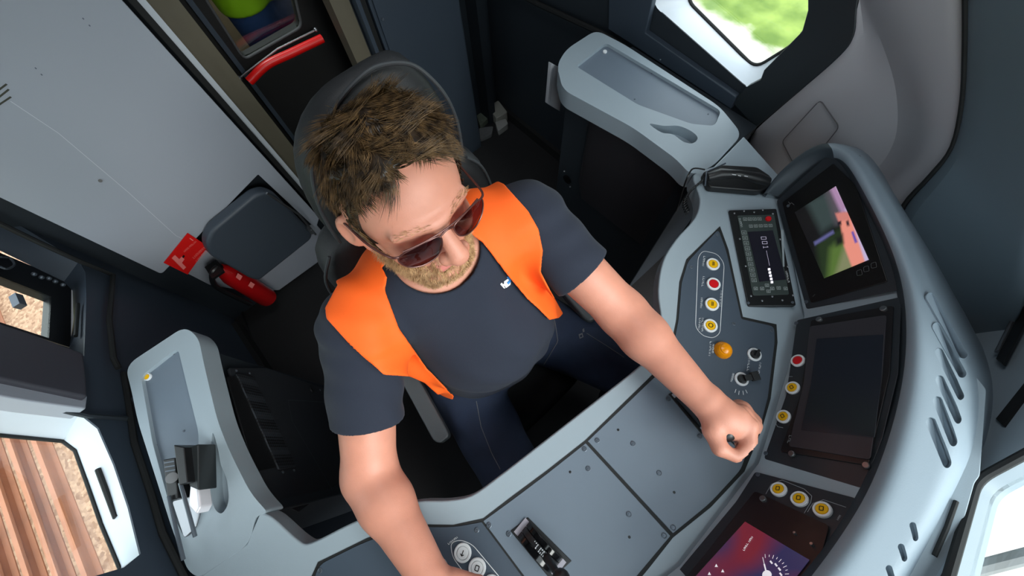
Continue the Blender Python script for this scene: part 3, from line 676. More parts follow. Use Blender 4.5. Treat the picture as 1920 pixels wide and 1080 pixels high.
def picture(name, pl, corners, base, layers, strength, parent, nu=70, nv=54, lift=.0006):
    """a lit screen picture: a fine grid whose colours are laid down layer by layer with soft edges"""
    c = np.array(corners, float); u = np.linspace(0, 1, nu); v = np.linspace(0, 1, nv); U_, V2 = np.meshgrid(u, v, indexing='ij')
    px = (c[0] * ((1 - U_) * (1 - V2))[..., None] + c[1] * (U_ * (1 - V2))[..., None] + c[2] * (U_ * V2)[..., None] + c[3] * ((1 - U_) * V2)[..., None]).reshape(-1, 2)
    col = np.tile(np.array(lin(base)), (len(px), 1))
    for rgb, soft, poly in layers:
        f = np.clip(.5 - poly2d(px[:, 0], px[:, 1], poly) / soft, 0, 1)[:, None]; col = col * (1 - f) + np.array(lin(rgb)) * f
    P = np.array([pl.at(a, b, lift) for a, b in px]); idx = np.arange(nu * nv).reshape(nu, nv)
    F = np.stack([idx[:-1, :-1], idx[1:, :-1], idx[1:, 1:], idx[:-1, 1:]], -1).reshape(-1, 4)
    m = bpy.data.materials.new(name); m.use_nodes = True; nt = m.node_tree; bs = nt.nodes['Principled BSDF']; at_ = nt.nodes.new('ShaderNodeAttribute'); at_.attribute_name = 'picture'
    nt.links.new(at_.outputs['Color'], bs.inputs['Emission Color']); bs.inputs['Emission Strength'].default_value = strength; bs.inputs['Base Color'].default_value = (.01, .01, .012, 1); bs.inputs['Roughness'].default_value = .2
    n0 = np.cross(P[F[0][1]] - P[F[0][0]], P[F[0][3]] - P[F[0][0]])
    if n0 @ pl.n < 0: F = F[:, ::-1]
    o = np_obj(name, P, F, m, parent); ca = o.data.color_attributes.new('picture', 'FLOAT_COLOR', 'POINT'); ca.data.foreach_set('color', np.c_[col, np.ones(len(col))].astype(np.float32).ravel())
    return o
picture('camera_picture', S1, [(1490, 398), (1567, 349), (1629, 487), (1545, 522)], (12, 12, 14), [
 ((46, 58, 58), 16, [(1512, 380), (1580, 340), (1596, 400), (1540, 436)]), ((74, 68, 76), 16, [(1545, 350), (1570, 345), (1590, 410), (1568, 420)]),
 ((30, 44, 24), 14, [(1530, 455), (1580, 425), (1612, 500), (1540, 530)]), ((74, 98, 44), 14, [(1556, 466), (1584, 440), (1612, 500), (1550, 535)]), ((112, 116, 84), 12, [(1586, 450), (1600, 460), (1612, 498), (1566, 516)]),
 ((150, 118, 150), 8, [(1555, 352), (1572, 345), (1590, 395), (1578, 402)]), ((172, 158, 190), 6, [(1584, 392), (1592, 390), (1632, 488), (1620, 494)]), ((196, 178, 206), 5, [(1566, 347), (1572, 345), (1600, 400), (1594, 404)]),
 ((206, 128, 112), 5, [(1574, 408), (1594, 402), (1622, 492), (1598, 502), (1582, 460)]), ((184, 112, 104), 4, [(1566, 400), (1592, 396), (1594, 412), (1572, 416)]),
 ((30, 20, 30), 3, [(1570, 416), (1577, 414), (1578, 421), (1571, 422)]), ((40, 26, 40), 3, [(1586, 415), (1591, 413), (1593, 423), (1588, 424)]), ((88, 70, 150), 3, [(1596, 435), (1600, 433), (1608, 454), (1603, 456)]),
 ((84, 84, 130), 4, [(1526, 454), (1562, 432), (1564, 437), (1528, 460)]), ((18, 22, 18), 8, [(1566, 446), (1580, 438), (1582, 456), (1568, 462)])], .9, m1)
PG = mat('faint_print', (92, 94, 96), .5)
sh = []
for cx, cy in ((1611, 511), (1624, 504), (1638, 497)):
    l = rr([(cx - 5, cy - 3), (cx + 4, cy - 6), (cx + 6, cy + 4), (cx - 4, cy + 6)], 3, 2); sh.append((0, l + [l[0]], .0008))
sh += [(0, [(1476, 388), (1484, 380), (1489, 384)], .0012), (0, [(1478, 378), (1482, 383)], .0010), (0, [(1524, 556), (1528, 552)], .0015)]
decal('monitor_print', S1, sh, [PG], m1)
screw(m1, S1.at(1478, 386), S1, .7); screw(m1, P1.at(1512, 566, .0045), P1, .8)

# ---- display 2
m2 = thing('display_monitor', P2.at(1580, 720), 'black monitor in the middle of the fascia with its blank dark screen', 'monitor', 'screens set in the fascia')
fplate('mounting_plate', P2, [(1494, 600), (1690, 556), (1684, 700), (1655, 820), (1618, 916), (1432, 860), (1474, 740)], FASC, m2, lift=.0035)
fplate('monitor_bezel', P2, [(1520, 600), (1675, 572), (1668, 700), (1628, 872), (1462, 846), (1500, 740)], mat('monitor_bezel_dark', (26, 24, 27), .35), m2, lift=.007)
fplate('screen_frame', P2, [(1518, 612), (1662, 590), (1654, 700), (1632, 862), (1478, 836), (1506, 720)], mat('screen_frame_grey', (50, 48, 54), .4), m2, lift=.0095)
fplate('screen_glass', P2, [(1531, 635), (1656, 627), (1653, 700), (1640, 820), (1502, 806), (1520, 720)], mat('blank_screen', (34, 38, 47), .18), m2, lift=.0105, r=.001, th=.001)
for p, m, lb, mk in [((1497, 677), RED, 'red push button beside the blank screen', None), ((1487, 728), YEL, None, 'sq'), ((1470, 782), YEL, None, 'sq')]: button(m2, P2.at(*p, .0035), P2, m, .0125, lb, MK.get(mk) if mk else None, rot=.7)
sh = [(0, [(1515, 640), (1528, 640)], .0)]
sh = [(0, [(1486, 706), (1478, 706), (1472, 722), (1470, 745)], .0008), (0, [(1470, 750), (1458, 770), (1452, 790), (1458, 800), (1468, 802)], .0008)] + scribble((1482, 664), (1480, 690), 6, 3) + scribble((1482, 816), (1478, 832), 3, 4)
decal('panel_print', P2, sh, [GREYPR], m2, lift=.0104)
knb = lambda par, pl, p, l, s=1: fin('knob', lathe_bm(pl.mat(pl.at(*p, l)), [(.005 * s, 0), (.005 * s, .004), (.004 * s, .005), (.001, .005)], 14), METAL, par)
for p in [(1537, 600), (1658, 580), (1486, 852), (1626, 874)]: knb(m2, P2, p, .0072)
for p in [(1493, 606), (1436, 850)]: screw(m2, P2.at(*p, .0038), P2, .8)

# ---- display 3: speedometer
m3 = thing('display_monitor', P3.at(1420, 1040), 'black monitor at the bottom of the fascia showing a speedometer dial', 'monitor', 'screens set in the fascia')
fplate('mounting_plate', P3, [(1416, 884), (1606, 934), (1575, 1010), (1500, 1110), (1420, 1210), (1180, 1180), (1290, 1048), (1380, 940)], FASC, m3, lift=.0035)
fplate('monitor_bezel', P3, [(1415, 920), (1555, 985), (1540, 1040), (1500, 1095), (1400, 1200), (1220, 1160), (1320, 1040)], mat('monitor_bezel_brown', (28, 22, 25), .35), m3, lift=.007)
S3 = Plane(P3.at(1400, 980, .008), P3.at(1500, 1000, .008), P3.at(1400, 1080, .008))
def reflection_screen():  # blue and red tints painted in as a reflection on the screen
    m = bpy.data.materials.new('speed_screen'); m.use_nodes = True; nt = m.node_tree; b = nt.nodes['Principled BSDF']
    tc = nt.nodes.new('ShaderNodeTexCoord'); n = nt.nodes.new('ShaderNodeTexNoise'); n.inputs['Scale'].default_value = 9; n.inputs['Detail'].default_value = 1
    r = nt.nodes.new('ShaderNodeValToRGB'); e = r.color_ramp.elements; e[0].position = .42; e[0].color = (*lin((38, 42, 78)), 1); e[1].position = .62; e[1].color = (*lin((104, 34, 48)), 1)
    nt.links.new(tc.outputs['Object'], n.inputs[0]); nt.links.new(n.outputs['Fac'], r.inputs[0]); nt.links.new(r.outputs[0], b.inputs['Base Color']); nt.links.new(r.outputs[0], b.inputs['Emission Color'])
    b.inputs['Emission Strength'].default_value = .55; b.inputs['Roughness'].default_value = .2
    return m
gc = (1438, 1078); sh = [(0, [(1397, 978), (1518, 1050), (1440, 1150), (1250, 1140)])]
for i in range(15):
    a = math.radians(-95 + i * 11.5); big = i % 2 == 0; r0, r1 = (34, 41) if big else (36, 40)
    sh.append((1, [(gc[0] + math.cos(a) * r0, gc[1] + math.sin(a) * r0 * .95), (gc[0] + math.cos(a) * r1, gc[1] + math.sin(a) * r1 * .95)], .0007))
    if big and i > 1: sh += [(1, [(gc[0] + math.cos(a) * 26 - 1.5, gc[1] + math.sin(a) * 25 - 2), (gc[0] + math.cos(a) * 26 + 1.5, gc[1] + math.sin(a) * 25 + 2)], .0024)]
sh += [(1, [(gc[0], gc[1]), (gc[0] - 5, gc[1] - 20)], .002), (1, [(gc[0] - 5, gc[1] - 20), (gc[0] - 8, gc[1] - 33)], .0008), (1, [(gc[0] + 9 * math.cos(a), gc[1] + 9 * math.sin(a)) for a in np.arange(0, 6.28, .4)])]
sh += [(s[0] + 1, s[1], s[2]) for s in scribble((1394, 1032), (1402, 1018), 5, 3)] + [(s[0] + 1, s[1], s[2]) for s in scribble((1404, 1016), (1411, 1006), 3, 3)]
for cx, cy in ((1343, 1060), (1355, 1070), (1330, 1075)): sh.append((1, [(cx - 3, cy + 3), (cx, cy - 3), (cx + 3, cy + 3)]))
SPG = reflection_screen()
decal('speed_screen', S3, sh, [SPG, mat('dial_white', (225, 222, 228), .4, emit=.5)], m3, lift=.0006)
for p in [(1461, 919), (1500, 937), (1543, 957)]: button(m3, P3.at(*p, .0035), P3, YEL, .0125, None, MK['sq'], rot=.4)
sh = [(0, rr([(1438, 925), (1448, 906), (1470, 898), (1512, 918), (1524, 934), (1518, 945), (1510, 962)], 4, 10), .0008), (0, rr([(1514, 962), (1524, 944), (1544, 936), (1586, 951)], 4, 10), .0008)] + scribble((1570, 975), (1576, 966), 3, 3)
for i in (0, 1): sh[i] = (0, [p for p in sh[i][1]][6:-6] if False else [q for q in ([(1436, 926), (1446, 908), (1466, 900), (1508, 917), (1522, 930), (1520, 942), (1508, 962)] if i == 0 else [(1514, 960), (1524, 944), (1544, 937), (1586, 951)])], .0008)
decal('panel_print', P3, sh, [GREYPR], m3, lift=.0042)
knb(m3, P3, (1432, 937), .0072); knb(m3, P3, (1524, 1023), .0072, .5); knb(m3, P3, (1492, 1002), .0072, .4); screw(m3, P3.at(1421, 890, .0038), P3, .8)

# ---- radio unit
ra = thing('radio_unit', dz(1430, 480), 'flat black radio with a keypad and a small display showing 001', 'radio')
RP = Plane(dz(1367, 396, Z + .001), dz(1405, 575, Z + .001), dz(1500, 572, Z + .014))
fplate('radio_frame', RP, [(1366, 394), (1456, 391), (1493, 573), (1403, 574)], mat('radio_frame_black', (20, 22, 24), .35), ra, r=.004, lift=.004, th=.012, bevel=.0015)
fplate('keypad', RP, [(1382, 404), (1452, 402), (1480, 552), (1412, 554)], mat('keypad_green_grey', (52, 62, 60), .45), ra, r=.004, lift=.0055)
RS = Plane(RP.at(1400, 432, .0062), RP.at(1450, 432, .0062), RP.at(1430, 520, .0062))
decal('radio_display', RS, [(0, [(1402, 435), (1449, 432), (1474, 524), (1424, 528)]), (1, [(1464, 431), (1469, 431), (1471, 500), (1468, 500)]), ] + [(2, [(1442 + i * 1.3 - 2.2, 505 + i * 6 - 2), (1442 + i * 1.3 + 2.2, 505 + i * 6 - 2.4), (1442 + i * 1.3 + 2.6, 505 + i * 6 + 2), (1442 + i * 1.3 - 2, 505 + i * 6 + 2.2)]) for i in range(5)], [emat('radio_screen_black', (18, 18, 26), .4), GREYPR, emat('display_white', (235, 232, 245), .9)], ra, lift=.0004)
# digits 001 turned as in the photograph (reading down the display)
def seg_digit(ch, ox, oy, s):
    segs = {'0': [(0, 0, 1, 0), (1, 0, 1, 2), (1, 2, 0, 2), (0, 2, 0, 0)], '1': [(.5, 0, .5, 2), (.1, .45, .5, 0), (.1, 2, .9, 2)]}[ch]
    # local x runs down the display, local y towards its left edge
    dx = np.array((.17, 1.0)) * s; dy = np.array((-1.0, .03)) * s; out = []
    for x0, y0, x1, y1 in segs:
        a = np.array((ox, oy)) + dx * x0 + dy * y0; b = np.array((ox, oy)) + dx * x1 + dy * y1; out.append((0, [tuple(a), tuple(b)], .0007))
    return out
sh = seg_digit('1', 1440, 461, 4.5) + seg_digit('0', 1438, 452.5, 4.5) + seg_digit('0', 1436, 444, 4.5)
sh += [(0, [(1437, 470), (1443, 498)], .0005)]
decal('display_digits', RS, sh, [emat('digit_grey', (165, 160, 180), .7)], ra, lift=.0018)
sh = []
def key(cx, cy, s=4.2):
    l = [(cx - s, cy - s * .7), (cx + s * .8, cy - s * .75), (cx + s, cy + s * .7), (cx - s * .8, cy + s * .75)]
    return [(0, l + [l[0]], .0005), (0, [(cx - s * .5, cy), (cx + s * .4, cy - 1)], .0007), (0, [(cx - s * .3, cy + 1.5), (cx + s * .5, cy + 1.2)], .0006)]
for i in range(10): sh += key(1395 + i * 2.1, 436 + i * 9.9, 4.6)
for i in range(4): sh += key(1397 + i * 9, 411 - i * .2, 3.6)
for i in range(5): sh += key(1408 + i * 9.2, 424 - i * .3, 3.4)
for p in [(1417, 541), (1429, 541), (1438, 535), (1441, 546), (1448, 541), (1460, 540), (1473, 541)]: sh += key(*p, 3.6)
sh += scribble((1386, 409), (1391, 426), 5, 3.5)
decal('key_prints', RS, sh, [mat('key_print_white', (190, 200, 198), .5)], ra, lift=.0002)
button(ra, RP.at(1440, 411, .0055), RP, RED, .006, 'small red key', ring=RED)
for p in [(1377, 400), (1414, 398), (1449, 401), (1387, 448), (1463, 449), (1398, 499), (1477, 500), (1408, 555), (1448, 556), (1487, 554), (1395, 396), (1430, 394), (1429, 564), (1467, 563)]:
    fin('rivet', lathe_bm(RP.mat(RP.at(*p, .004)), [(.0020, 0), (.0020, .001), (.0008, .0018)], 10), METAL, ra)
for p in [(1403, 568), (1486, 567)]: screw(ra, RP.at(*p, .0042), RP, .6)
decal('maker_strip', RP, scribble((1474, 508), (1479, 530), 6, 3), [WHITE], ra, lift=.0046)

# =================================================================== HOOD
hd = thing('dashboard_hood', (-.5, .35, Z), 'large blue grey moulded hood over the screens with a row of long air slots', 'dashboard')
ST = [  # lower inside edge (px,z), inner lip, top crest, outer edge, outer foot
 ((1466, 374, .805), (1452, 366, .812), (1440, 362, .818), (1430, 364, .812), (1428, 372, .79)),
 ((1500, 350, .838), (1488, 334, .850), (1474, 322, .856), (1456, 322, .845), (1450, 345, .79)),
 ((1540, 326, .872), (1536, 302, .895), (1525, 285, .900), (1512, 276, .888), (1500, 300, .79)),
 ((1566, 306, .905), (1566, 292, .930), (1562, 276, .938), (1548, 262, .925), (1565, 270, .80)),
 ((1584, 320, .930), (1586, 305, .955), (1596, 290, .965), (1600, 272, .955), (1625, 275, .80)),
 ((1604, 350, .940), (1607, 340, .968), (1622, 330, .978), (1640, 315, .970), (1660, 330, .80)),
 ((1632, 405, .945), (1638, 398, .975), (1656, 390, .985), (1684, 385, .975), (1700, 400, .80)),
 ((1664, 478, .945), (1674, 472, .975), (1694, 466, .988), (1722, 458, .975), (1750, 470, .80)),
 ((1684, 545, .945), (1694, 545, .975), (1716, 548, .992), (1766, 556, .985), (1800, 570, .80)),
 ((1688, 620, .945), (1700, 622, .975), (1722, 628, .994), (1800, 640, .990), (1850, 665, .84)),
 ((1682, 700, .945), (1694, 705, .975), (1716, 714, .994), (1830, 722, .996), (1890, 745, .86)),
 ((1664, 780, .945), (1676, 788, .975), (1698, 798, .994), (1822, 812, .998), (1880, 850, .90)),
 ((1638, 860, .945), (1650, 868, .975), (1672, 880, .994), (1798, 884, 1.0), (1812, 896, .96)),
 ((1606, 932, .945), (1617, 940, .975), (1640, 955, .994), (1764, 958, 1.0), (1775, 970, .96)),
 ((1552, 1015, .945), (1562, 1024, .975), (1588, 1040, .994), (1722, 1045, 1.0), (1732, 1055, .96)),
 ((1490, 1095, .945), (1500, 1105, .975), (1525, 1122, .994), (1662, 1150, 1.0), (1675, 1160, .96)),
 ((1380, 1230, .945), (1390, 1240, .975), (1410, 1260, .994), (1540, 1330, 1.0), (1555, 1345, .96)),
]
rows = [[dz(*p) for p in s] for s in ST]
rows2 = []
for r in rows:   # extra loops across the top
    rows2.append([r[0], r[1], r[2], r[2] * .66 + r[3] * .34, r[2] * .33 + r[3] * .67, r[3], r[4]])
bm = bmesh.new(); G = [[bm.verts.new(Vector(p)) for p in r] for r in rows2]
for a, b in zip(G[:-1], G[1:]):
    for j in range(len(a) - 1): bm.faces.new((a[j], a[j + 1], b[j + 1], b[j]))
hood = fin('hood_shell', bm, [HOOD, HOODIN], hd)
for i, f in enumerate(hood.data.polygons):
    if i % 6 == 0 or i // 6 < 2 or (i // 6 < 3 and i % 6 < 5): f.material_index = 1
wc_ = Vector(hood.data.polygons[10 * 6 + 3].center) + absloc(hood)
if hood.data.polygons[63].normal.dot(Vector(CAM) - wc_) < 0: hood.data.flip_normals()
md = hood.modifiers.new('sub', 'SUBSURF'); md.levels = 2; md.render_levels = 2
md = hood.modifiers.new('solid', 'SOLIDIFY'); md.thickness = .006; md.offset = -1
# air slots, cut through the hood into a dark duct
HP = Plane(dz(1722, 628, .994), dz(1830, 722, .996), dz(1672, 880, .994))
slots = [((1746, 556), (1808, 664), 8), ((1758, 612), (1806, 700), 8), ((1763, 660), (1802, 742), 8), ((1763, 712), (1796, 786), 8.5), ((1758, 752), (1786, 828), 9), ((1745, 792), (1773, 868), 9.5)]
small = [((1707, 984), (1713, 1008), 6), ((1685, 1024), (1692, 1046), 6), ((1662, 1064), (1669, 1086), 6)]
cut = bmesh.new(); duct = bmesh.new(); lipb = []
for (a, b, w_) in slots + small:
    a = np.array(a, float); b = np.array(b, float); u = _n(b - a); v = np.array([-u[1], u[0]]); ol = []
    for j in range(9): t_ = math.pi * j / 8; ol.append(b + (u * math.sin(t_) + v * math.cos(t_)) * w_)
    for j in range(9): t_ = math.pi * j / 8; ol.append(a + (-u * math.sin(t_) - v * math.cos(t_)) * w_)
    P_ = [HP.at(p[0], p[1], .0) for p in ol]
    plate_bm([p + np.array((0, 0, .03)) for p in P_], .06, (0, 0, 1), cut)
    c = sum(P_) / len(P_); Pi = [c + (p - c) * 1.0 for p in P_]
    # sloping floor of the slot: shallow at the rear end, deep at the front end
    fl = []
    for p, o_ in zip(P_, ol):
        s_ = max(0, min(1, ((o_ - a) @ u) / np.linalg.norm(b - a))); fl.append(p - np.array((0, 0, 1)) * (.004 + .011 * s_))
    lipb.append((P_, fl))
bmesh.ops.recalc_face_normals(cut, faces=cut.faces)
cm = bpy.data.meshes.new('cut'); cut.to_mesh(cm); co = bpy.data.objects.new('cut', cm); C.objects.link(co)
bo = hood.modifiers.new('slots', 'BOOLEAN'); bo.operation = 'DIFFERENCE'; bo.object = co; bo.solver = 'EXACT'
dg = bpy.context.evaluated_depsgraph_get(); dg.update()
nm = bpy.data.meshes.new_from_object(hood.evaluated_get(dg)); hood.modifiers.clear(); hood.data = nm; hood.data.shade_smooth(); hood.data.set_sharp_from_angle(angle=.6)
bpy.data.objects.remove(co)
for (P_, fl) in lipb:
    bm = strip_bm([p - np.array((0, 0, .0015)) for p in P_], fl, closed=True); fv = [v for v in bm.verts][len(P_):]; bm.faces.new(fv)
    o = fin('air_slot', bm, HOOD, hd)
    
# front shelf between hood and windscreen, with its slot
sf = thing('windscreen_shelf', dz(1790, 980, .97), 'pale shelf below the windscreen with one narrow black slot', 'shelf')
SPp = Plane(dz(1830, 905, .985), dz(1780, 1085, .995), dz(1700, 1000, .975))
plate('shelf_top', rnd([SPp.at(*p) for p in [(1838, 892), (1828, 905), (1776, 1090), (1740, 1200), (1600, 1360), (1560, 1300), (1700, 1040), (1780, 880), (1826, 700), (1850, 730)]], .004, 2), .01, SPp.n, RIM, sf, bevel=.002)
o = fin('shelf_slot', tube_bm([SPp.at(1793, 940, .001), SPp.at(1775, 990, .001), SPp.at(1752, 1042, .001)], .0028, 8), RUBBER, sf)

# =================================================================== SIDE CONSOLES
def console(name, top, tray, label, recess, cab_pts, tray_s):
    t = thing(name, dz(*top[0]) * np.array((1, 1, 0)), label, 'console')
    P_ = rnd([dz(*p) for p in top], .03, 6)
    T_ = rnd([dz(*p) for p in tray], .014, 5)
    H = [T_] + [[dz(*p) for p in r] for r in recess]
    o = fin('console_top', holed_bm(P_, H, .055, (0, 0, 1)), RIM, t, bevel=.009, seg=4)
    plate('tray_floor', [p - np.array((0, 0, .009)) for p in T_], .012, UP, DESKP, t, bevel=0)
    for r in H[1:]: plate('recess_floor', [p - np.array((0, 0, .03)) for p in r], .01, UP, RIM, t, bevel=0)
    return t
lc = console('side_console', [(1044, 122), (1062, 92), (1118, 56), (1172, 84), (1350, 200), (1392, 252), (1337, 312), (1296, 330), (1270, 300), (1188, 240), (1055, 168)],
             [(1080, 124), (1136, 80), (1352, 208), (1340, 236), (1296, 232), (1196, 196)],
             'pale grey side console left of the driver, its tray empty',
             [spline([(1218, 232), (1245, 236), (1272, 236), (1296, 246), (1308, 258), (1300, 268), (1282, 266), (1262, 252), (1240, 248)], 4, closed=True)], None, None)
trz = zplane(Z - .009)
button(lc, trz.at(1134, 98), trz, WHITE, .006, 'small round white lock in the tray corner')
for p in [(1190, 186), (1238, 112), (1328, 214), (1222, 138)]: screw(lc, trz.at(*p), s=.5)
rc = console('side_console', [(346, 612), (372, 632), (384, 690), (408, 790), (432, 850), (470, 925), (503, 962), (478, 968), (468, 1020), (372, 1084), (352, 1070), (325, 1000), (290, 890), (258, 790), (246, 730), (234, 686)],
             [(264, 706), (333, 652), (352, 730), (372, 810), (372, 985), (348, 1012), (322, 962), (286, 830)],
             'pale grey side console right of the driver, a black bracket in its tray',
             [spline([(398, 812), (408, 840), (414, 872), (425, 900), (428, 940), (416, 962), (402, 952), (396, 920), (396, 870)], 4, closed=True)], None, None)
button(rc, trz.at(278, 707), trz, YEL, .008, 'small yellow button in the rear corner of the tray')
for p in [(345, 808), (293, 835), (326, 664), (350, 985)]: screw(rc, trz.at(*p), s=.5)
# cupboards under the consoles
def under(name, top, wallx, label):
    P_ = [dz(*p, Z - .056) for p in top]
    t = thing(name, P_[0] * np.array((1, 1, 0)), label, 'cupboard')
    if wallx is not None: P2_ = [np.array((wallx, P_[-1][1], Z - .056)), np.array((wallx, P_[0][1], Z - .056))]
    fin('cupboard_body', plate_bm(P_ + P2_, Z - .058, UP), NAVYD, t, bevel=.004)
    return t, P_
lu, LPn = under('console_cupboard', [(1062, 176), (1100, 200), (1190, 258), (1262, 312), (1300, 345)], XL + .02, 'dark cupboard with a door under the side console left of the driver')
a_, b_ = LPn[1], LPn[3]; nn = _n(np.cross(b_ - a_, (0, 0, 1))); nn = nn if nn[0] > 0 else -nn
LQ = Plane(a_ + nn * .002, b_ + nn * .002, a_ + nn * .002 - np.array((0, 0, 1)))
dr = plate('cupboard_door', rnd(LQ.poly([(1108, 212), (1284, 338), (1215, 470), (1090, 372), (1085, 340)], .002), .004, 3), .006, LQ.n, mat('cupboard_door_brown', (44, 42, 46), .5, bump=.15), lu, bevel=.0015)
lt = lathe_bm(LQ.mat(LQ.at(1064, 336, .006)), [(.018, 0), (.018, .004), (.014, .006), (.003, .006)], 24); fin('door_latch', lt, GLOSSB, lu)
hs = bmesh.new(); sph_bm(LQ.at(1058, 321, .014), .0035, bm=hs, seg=10); sph_bm(LQ.at(1069, 350, .014), .0035, bm=hs, seg=10); fin('latch_screws', hs, METAL, lu)
decal('door_seams', LQ, [(0, [(1108, 210), (1090, 340), (1083, 372)], .002), (0, [(1083, 345), (1220, 450)], .0015)], [BLACK], lu, lift=.0085)
st = thing('notice_plate', at(1040, 165, x=-.80), 'small white plate on the rear end of the left side console cupboard', 'sign')
NPl = Plane(at(1036, 122, y=-.70), at(1054, 132, y=-.70), at(1050, 208, y=-.70))
fplate('plate_body', NPl, [(1034, 119), (1056, 131), (1050, 209), (1027, 195)], mat('notice_white', (168, 170, 176), .5), st, r=.003, lift=.0, th=.012)
decal('plate_line', NPl, [(0, [(1037, 128), (1031, 192)], .001)], [SCREWM], st, lift=.0008)
ru, RPn = under('console_cupboard', [(376, 650), (396, 740), (424, 826), (462, 908), (500, 962)], XR - .02, 'dark cupboard with an air grille under the side console right of the driver')
a_, b_ = RPn[0], RPn[3]; nn = _n(np.cross(b_ - a_, (0, 0, 1))); nn = nn if nn[0] < 0 else -nn
RQ = Plane(a_ + nn * .012, b_ + nn * .012, a_ + nn * .012 - np.array((0, 0, 1)))
def grille_mat():
    m = bpy.data.materials.new('grille_holes'); m.use_nodes = True; nt = m.node_tree; b = nt.nodes['Principled BSDF']
    tc = nt.nodes.new('ShaderNodeTexCoord'); v = nt.nodes.new('ShaderNodeTexVoronoi'); v.inputs['Scale'].default_value = 130; v.inputs['Randomness'].default_value = .0
    r = nt.nodes.new('ShaderNodeValToRGB'); r.color_ramp.elements[0].position = .42; r.color_ramp.elements[1].position = .5; r.color_ramp.elements[0].color = (.0015, .0015, .002, 1); r.color_ramp.elements[1].color = (*lin((44, 48, 54)), 1)
    nt.links.new(tc.outputs['Object'], v.inputs['Vector']); nt.links.new(v.outputs['Distance'], r.inputs[0]); nt.links.new(r.outputs[0], b.inputs['Base Color']); b.inputs['Roughness'].default_value = .5
    return m
fplate('cupboard_door', RQ, [(430, 690), (500, 690), (640, 740), (640, 900), (560, 960), (500, 930)], mat('grille_cover', (38, 41, 46), .5, bump=.1), ru, r=.004, lift=.0, th=.006)
fplate('grille_slot', RQ, [(426, 706), (448, 704), (520, 876), (478, 884)], BLACK, ru, r=.006, lift=.002, th=.004)
fplate('air_grille', RQ, [(444, 700), (476, 706), (556, 874), (524, 880)], grille_mat(), ru, r=.004, lift=.005, th=.004)
decal('cover_seam', RQ, [(0, [(614, 754), (540, 750), (548, 790), (630, 930)], .0012), ], [SCREWM], ru, lift=.0015)
for p in [(443, 695), (468, 700), (530, 885), (551, 882), (584, 730), (600, 731)]: screw(ru, RQ.at(*p, .001), RQ, .8)
fin('round_lock', lathe_bm(RQ.mat(RQ.at(584, 731, .001)), [(.010, 0), (.010, .004), (.003, .004)], 20), BLACK, ru)
# pedals in the dark footwell
pdl = thing('foot_pedal', (.10, .2, .0), 'dark foot pedal in the shadow of the footwell', 'pedal')
fin('pedal_plate', box_bm((.02, .18, .08), (.16, .24, .095)), BLACK, pdl, bevel=.003); fin('pedal_base', box_bm((-.02, .18, 0), (.2, .30, .078)), BLACK, pdl, bevel=.003)

# ---- handset and cable on the left
hs_ = thing('radio_handset', dz(1380, 335), 'black telephone handset lying on the desk beside the hood', 'telephone')
HZ = .83
body = bmesh.new()
path = [at(*p, z=HZ) for p in [(1322, 334), (1350, 328), (1390, 330), (1430, 336), (1446, 340)]]
fin('handset_cradle', plate_bm(rnd([at(*p, z=.822) for p in [(1318, 322), (1352, 308), (1420, 312), (1447, 330), (1446, 350), (1425, 358), (1330, 350)]], .008, 4), .021, UP), BLACK, hs_, bevel=.004, seg=3)
g = tube_bm([at(1328, 332, z=.838), at(1350, 326, z=.846), at(1385, 326, z=.85), at(1420, 334, z=.846), at(1440, 340, z=.838)], [.010, .0125, .009, .0125, .010], 14); fin('handset_grip', g, BLACK, hs_)
decal('handset_marks', zplane(.8602), [(0, [(1373, 327), (1380, 328)], .0015), (0, [(1384, 329), (1389, 330)], .0015), (0, [(1396, 330), (1402, 331)], .0015)], [WHITE], hs_)
fin('handset_clip', tube_bm([at(*p, z=.835) for p in [(1322, 348), (1325, 322), (1360, 306)]], .002, 8), SCREWM, hs_)
coil = []
for i in range(140):
    s_ = i / 139; c0 = at(1318 - 34 * math.sin(s_ * 2.2), 338 + 60 * s_, z=.80 - .03 * s_ + .012); a = s_ * 2 * math.pi * 14
    coil.append(c0 + np.array((math.cos(a) * .007, 0, math.sin(a) * .007)))
fin('coiled_cord', tube_bm(coil, .0016, 6), BLACK, hs_)
fin('straight_cord', tube_bm(spline([at(1322, 318, z=.825), at(1300, 316, z=.82), at(1290, 330, z=.815), at(1284, 345, z=.79), at(1276, 370, z=.72), at(1268, 395, z=.66)], 5), .002, 6), BLACK, hs_)

# ---- clamp bracket in the right tray
kb = thing('clamp_bracket', trz.at(345, 930), 'black clamp bracket with two thin metal rods standing in the right hand tray', 'bracket')
fin('base_plate', plate_bm(rnd([zplane(Z + .004).at(*p) for p in [(322, 940), (362, 930), (375, 960), (366, 990), (345, 1010)]], .006, 4), .012, UP), METAL, kb, bevel=.001)
bx = bmesh.new()
plate_bm([zplane(.862).at(*p) for p in [(325, 834), (345, 838), (352, 905), (335, 910)]], .05, UP, bx)
fin('upright_block', bx, BLACK, kb, bevel=.002)
bx = bmesh.new(); plate_bm([zplane(.835).at(*p) for p in [(305, 862), (328, 858), (334, 935), (314, 940)]], .035, UP, bx); fin('clamp_jaw', bx, BLACK, kb, bevel=.002)
decal('jaw_ribs', zplane(.836), [(0, [(308, 868), (326, 865)], .002), (0, [(309, 876), (327, 873)], .002), (0, [(310, 884), (328, 881)], .002)], [SCREWM], kb)
fin('clamp_screw', cyl_bm(zplane(.836).at(322, 896), zplane(.848).at(322, 896), .009), METAL, kb)
bx = bmesh.new(); plate_bm([zplane(.845).at(*p) for p in [(345, 842), (372, 832), (373, 920), (354, 912)]], .045, UP, bx); fin('side_shell', bx, mat('shell_dark', (38, 42, 44), .4), kb, bevel=.003)
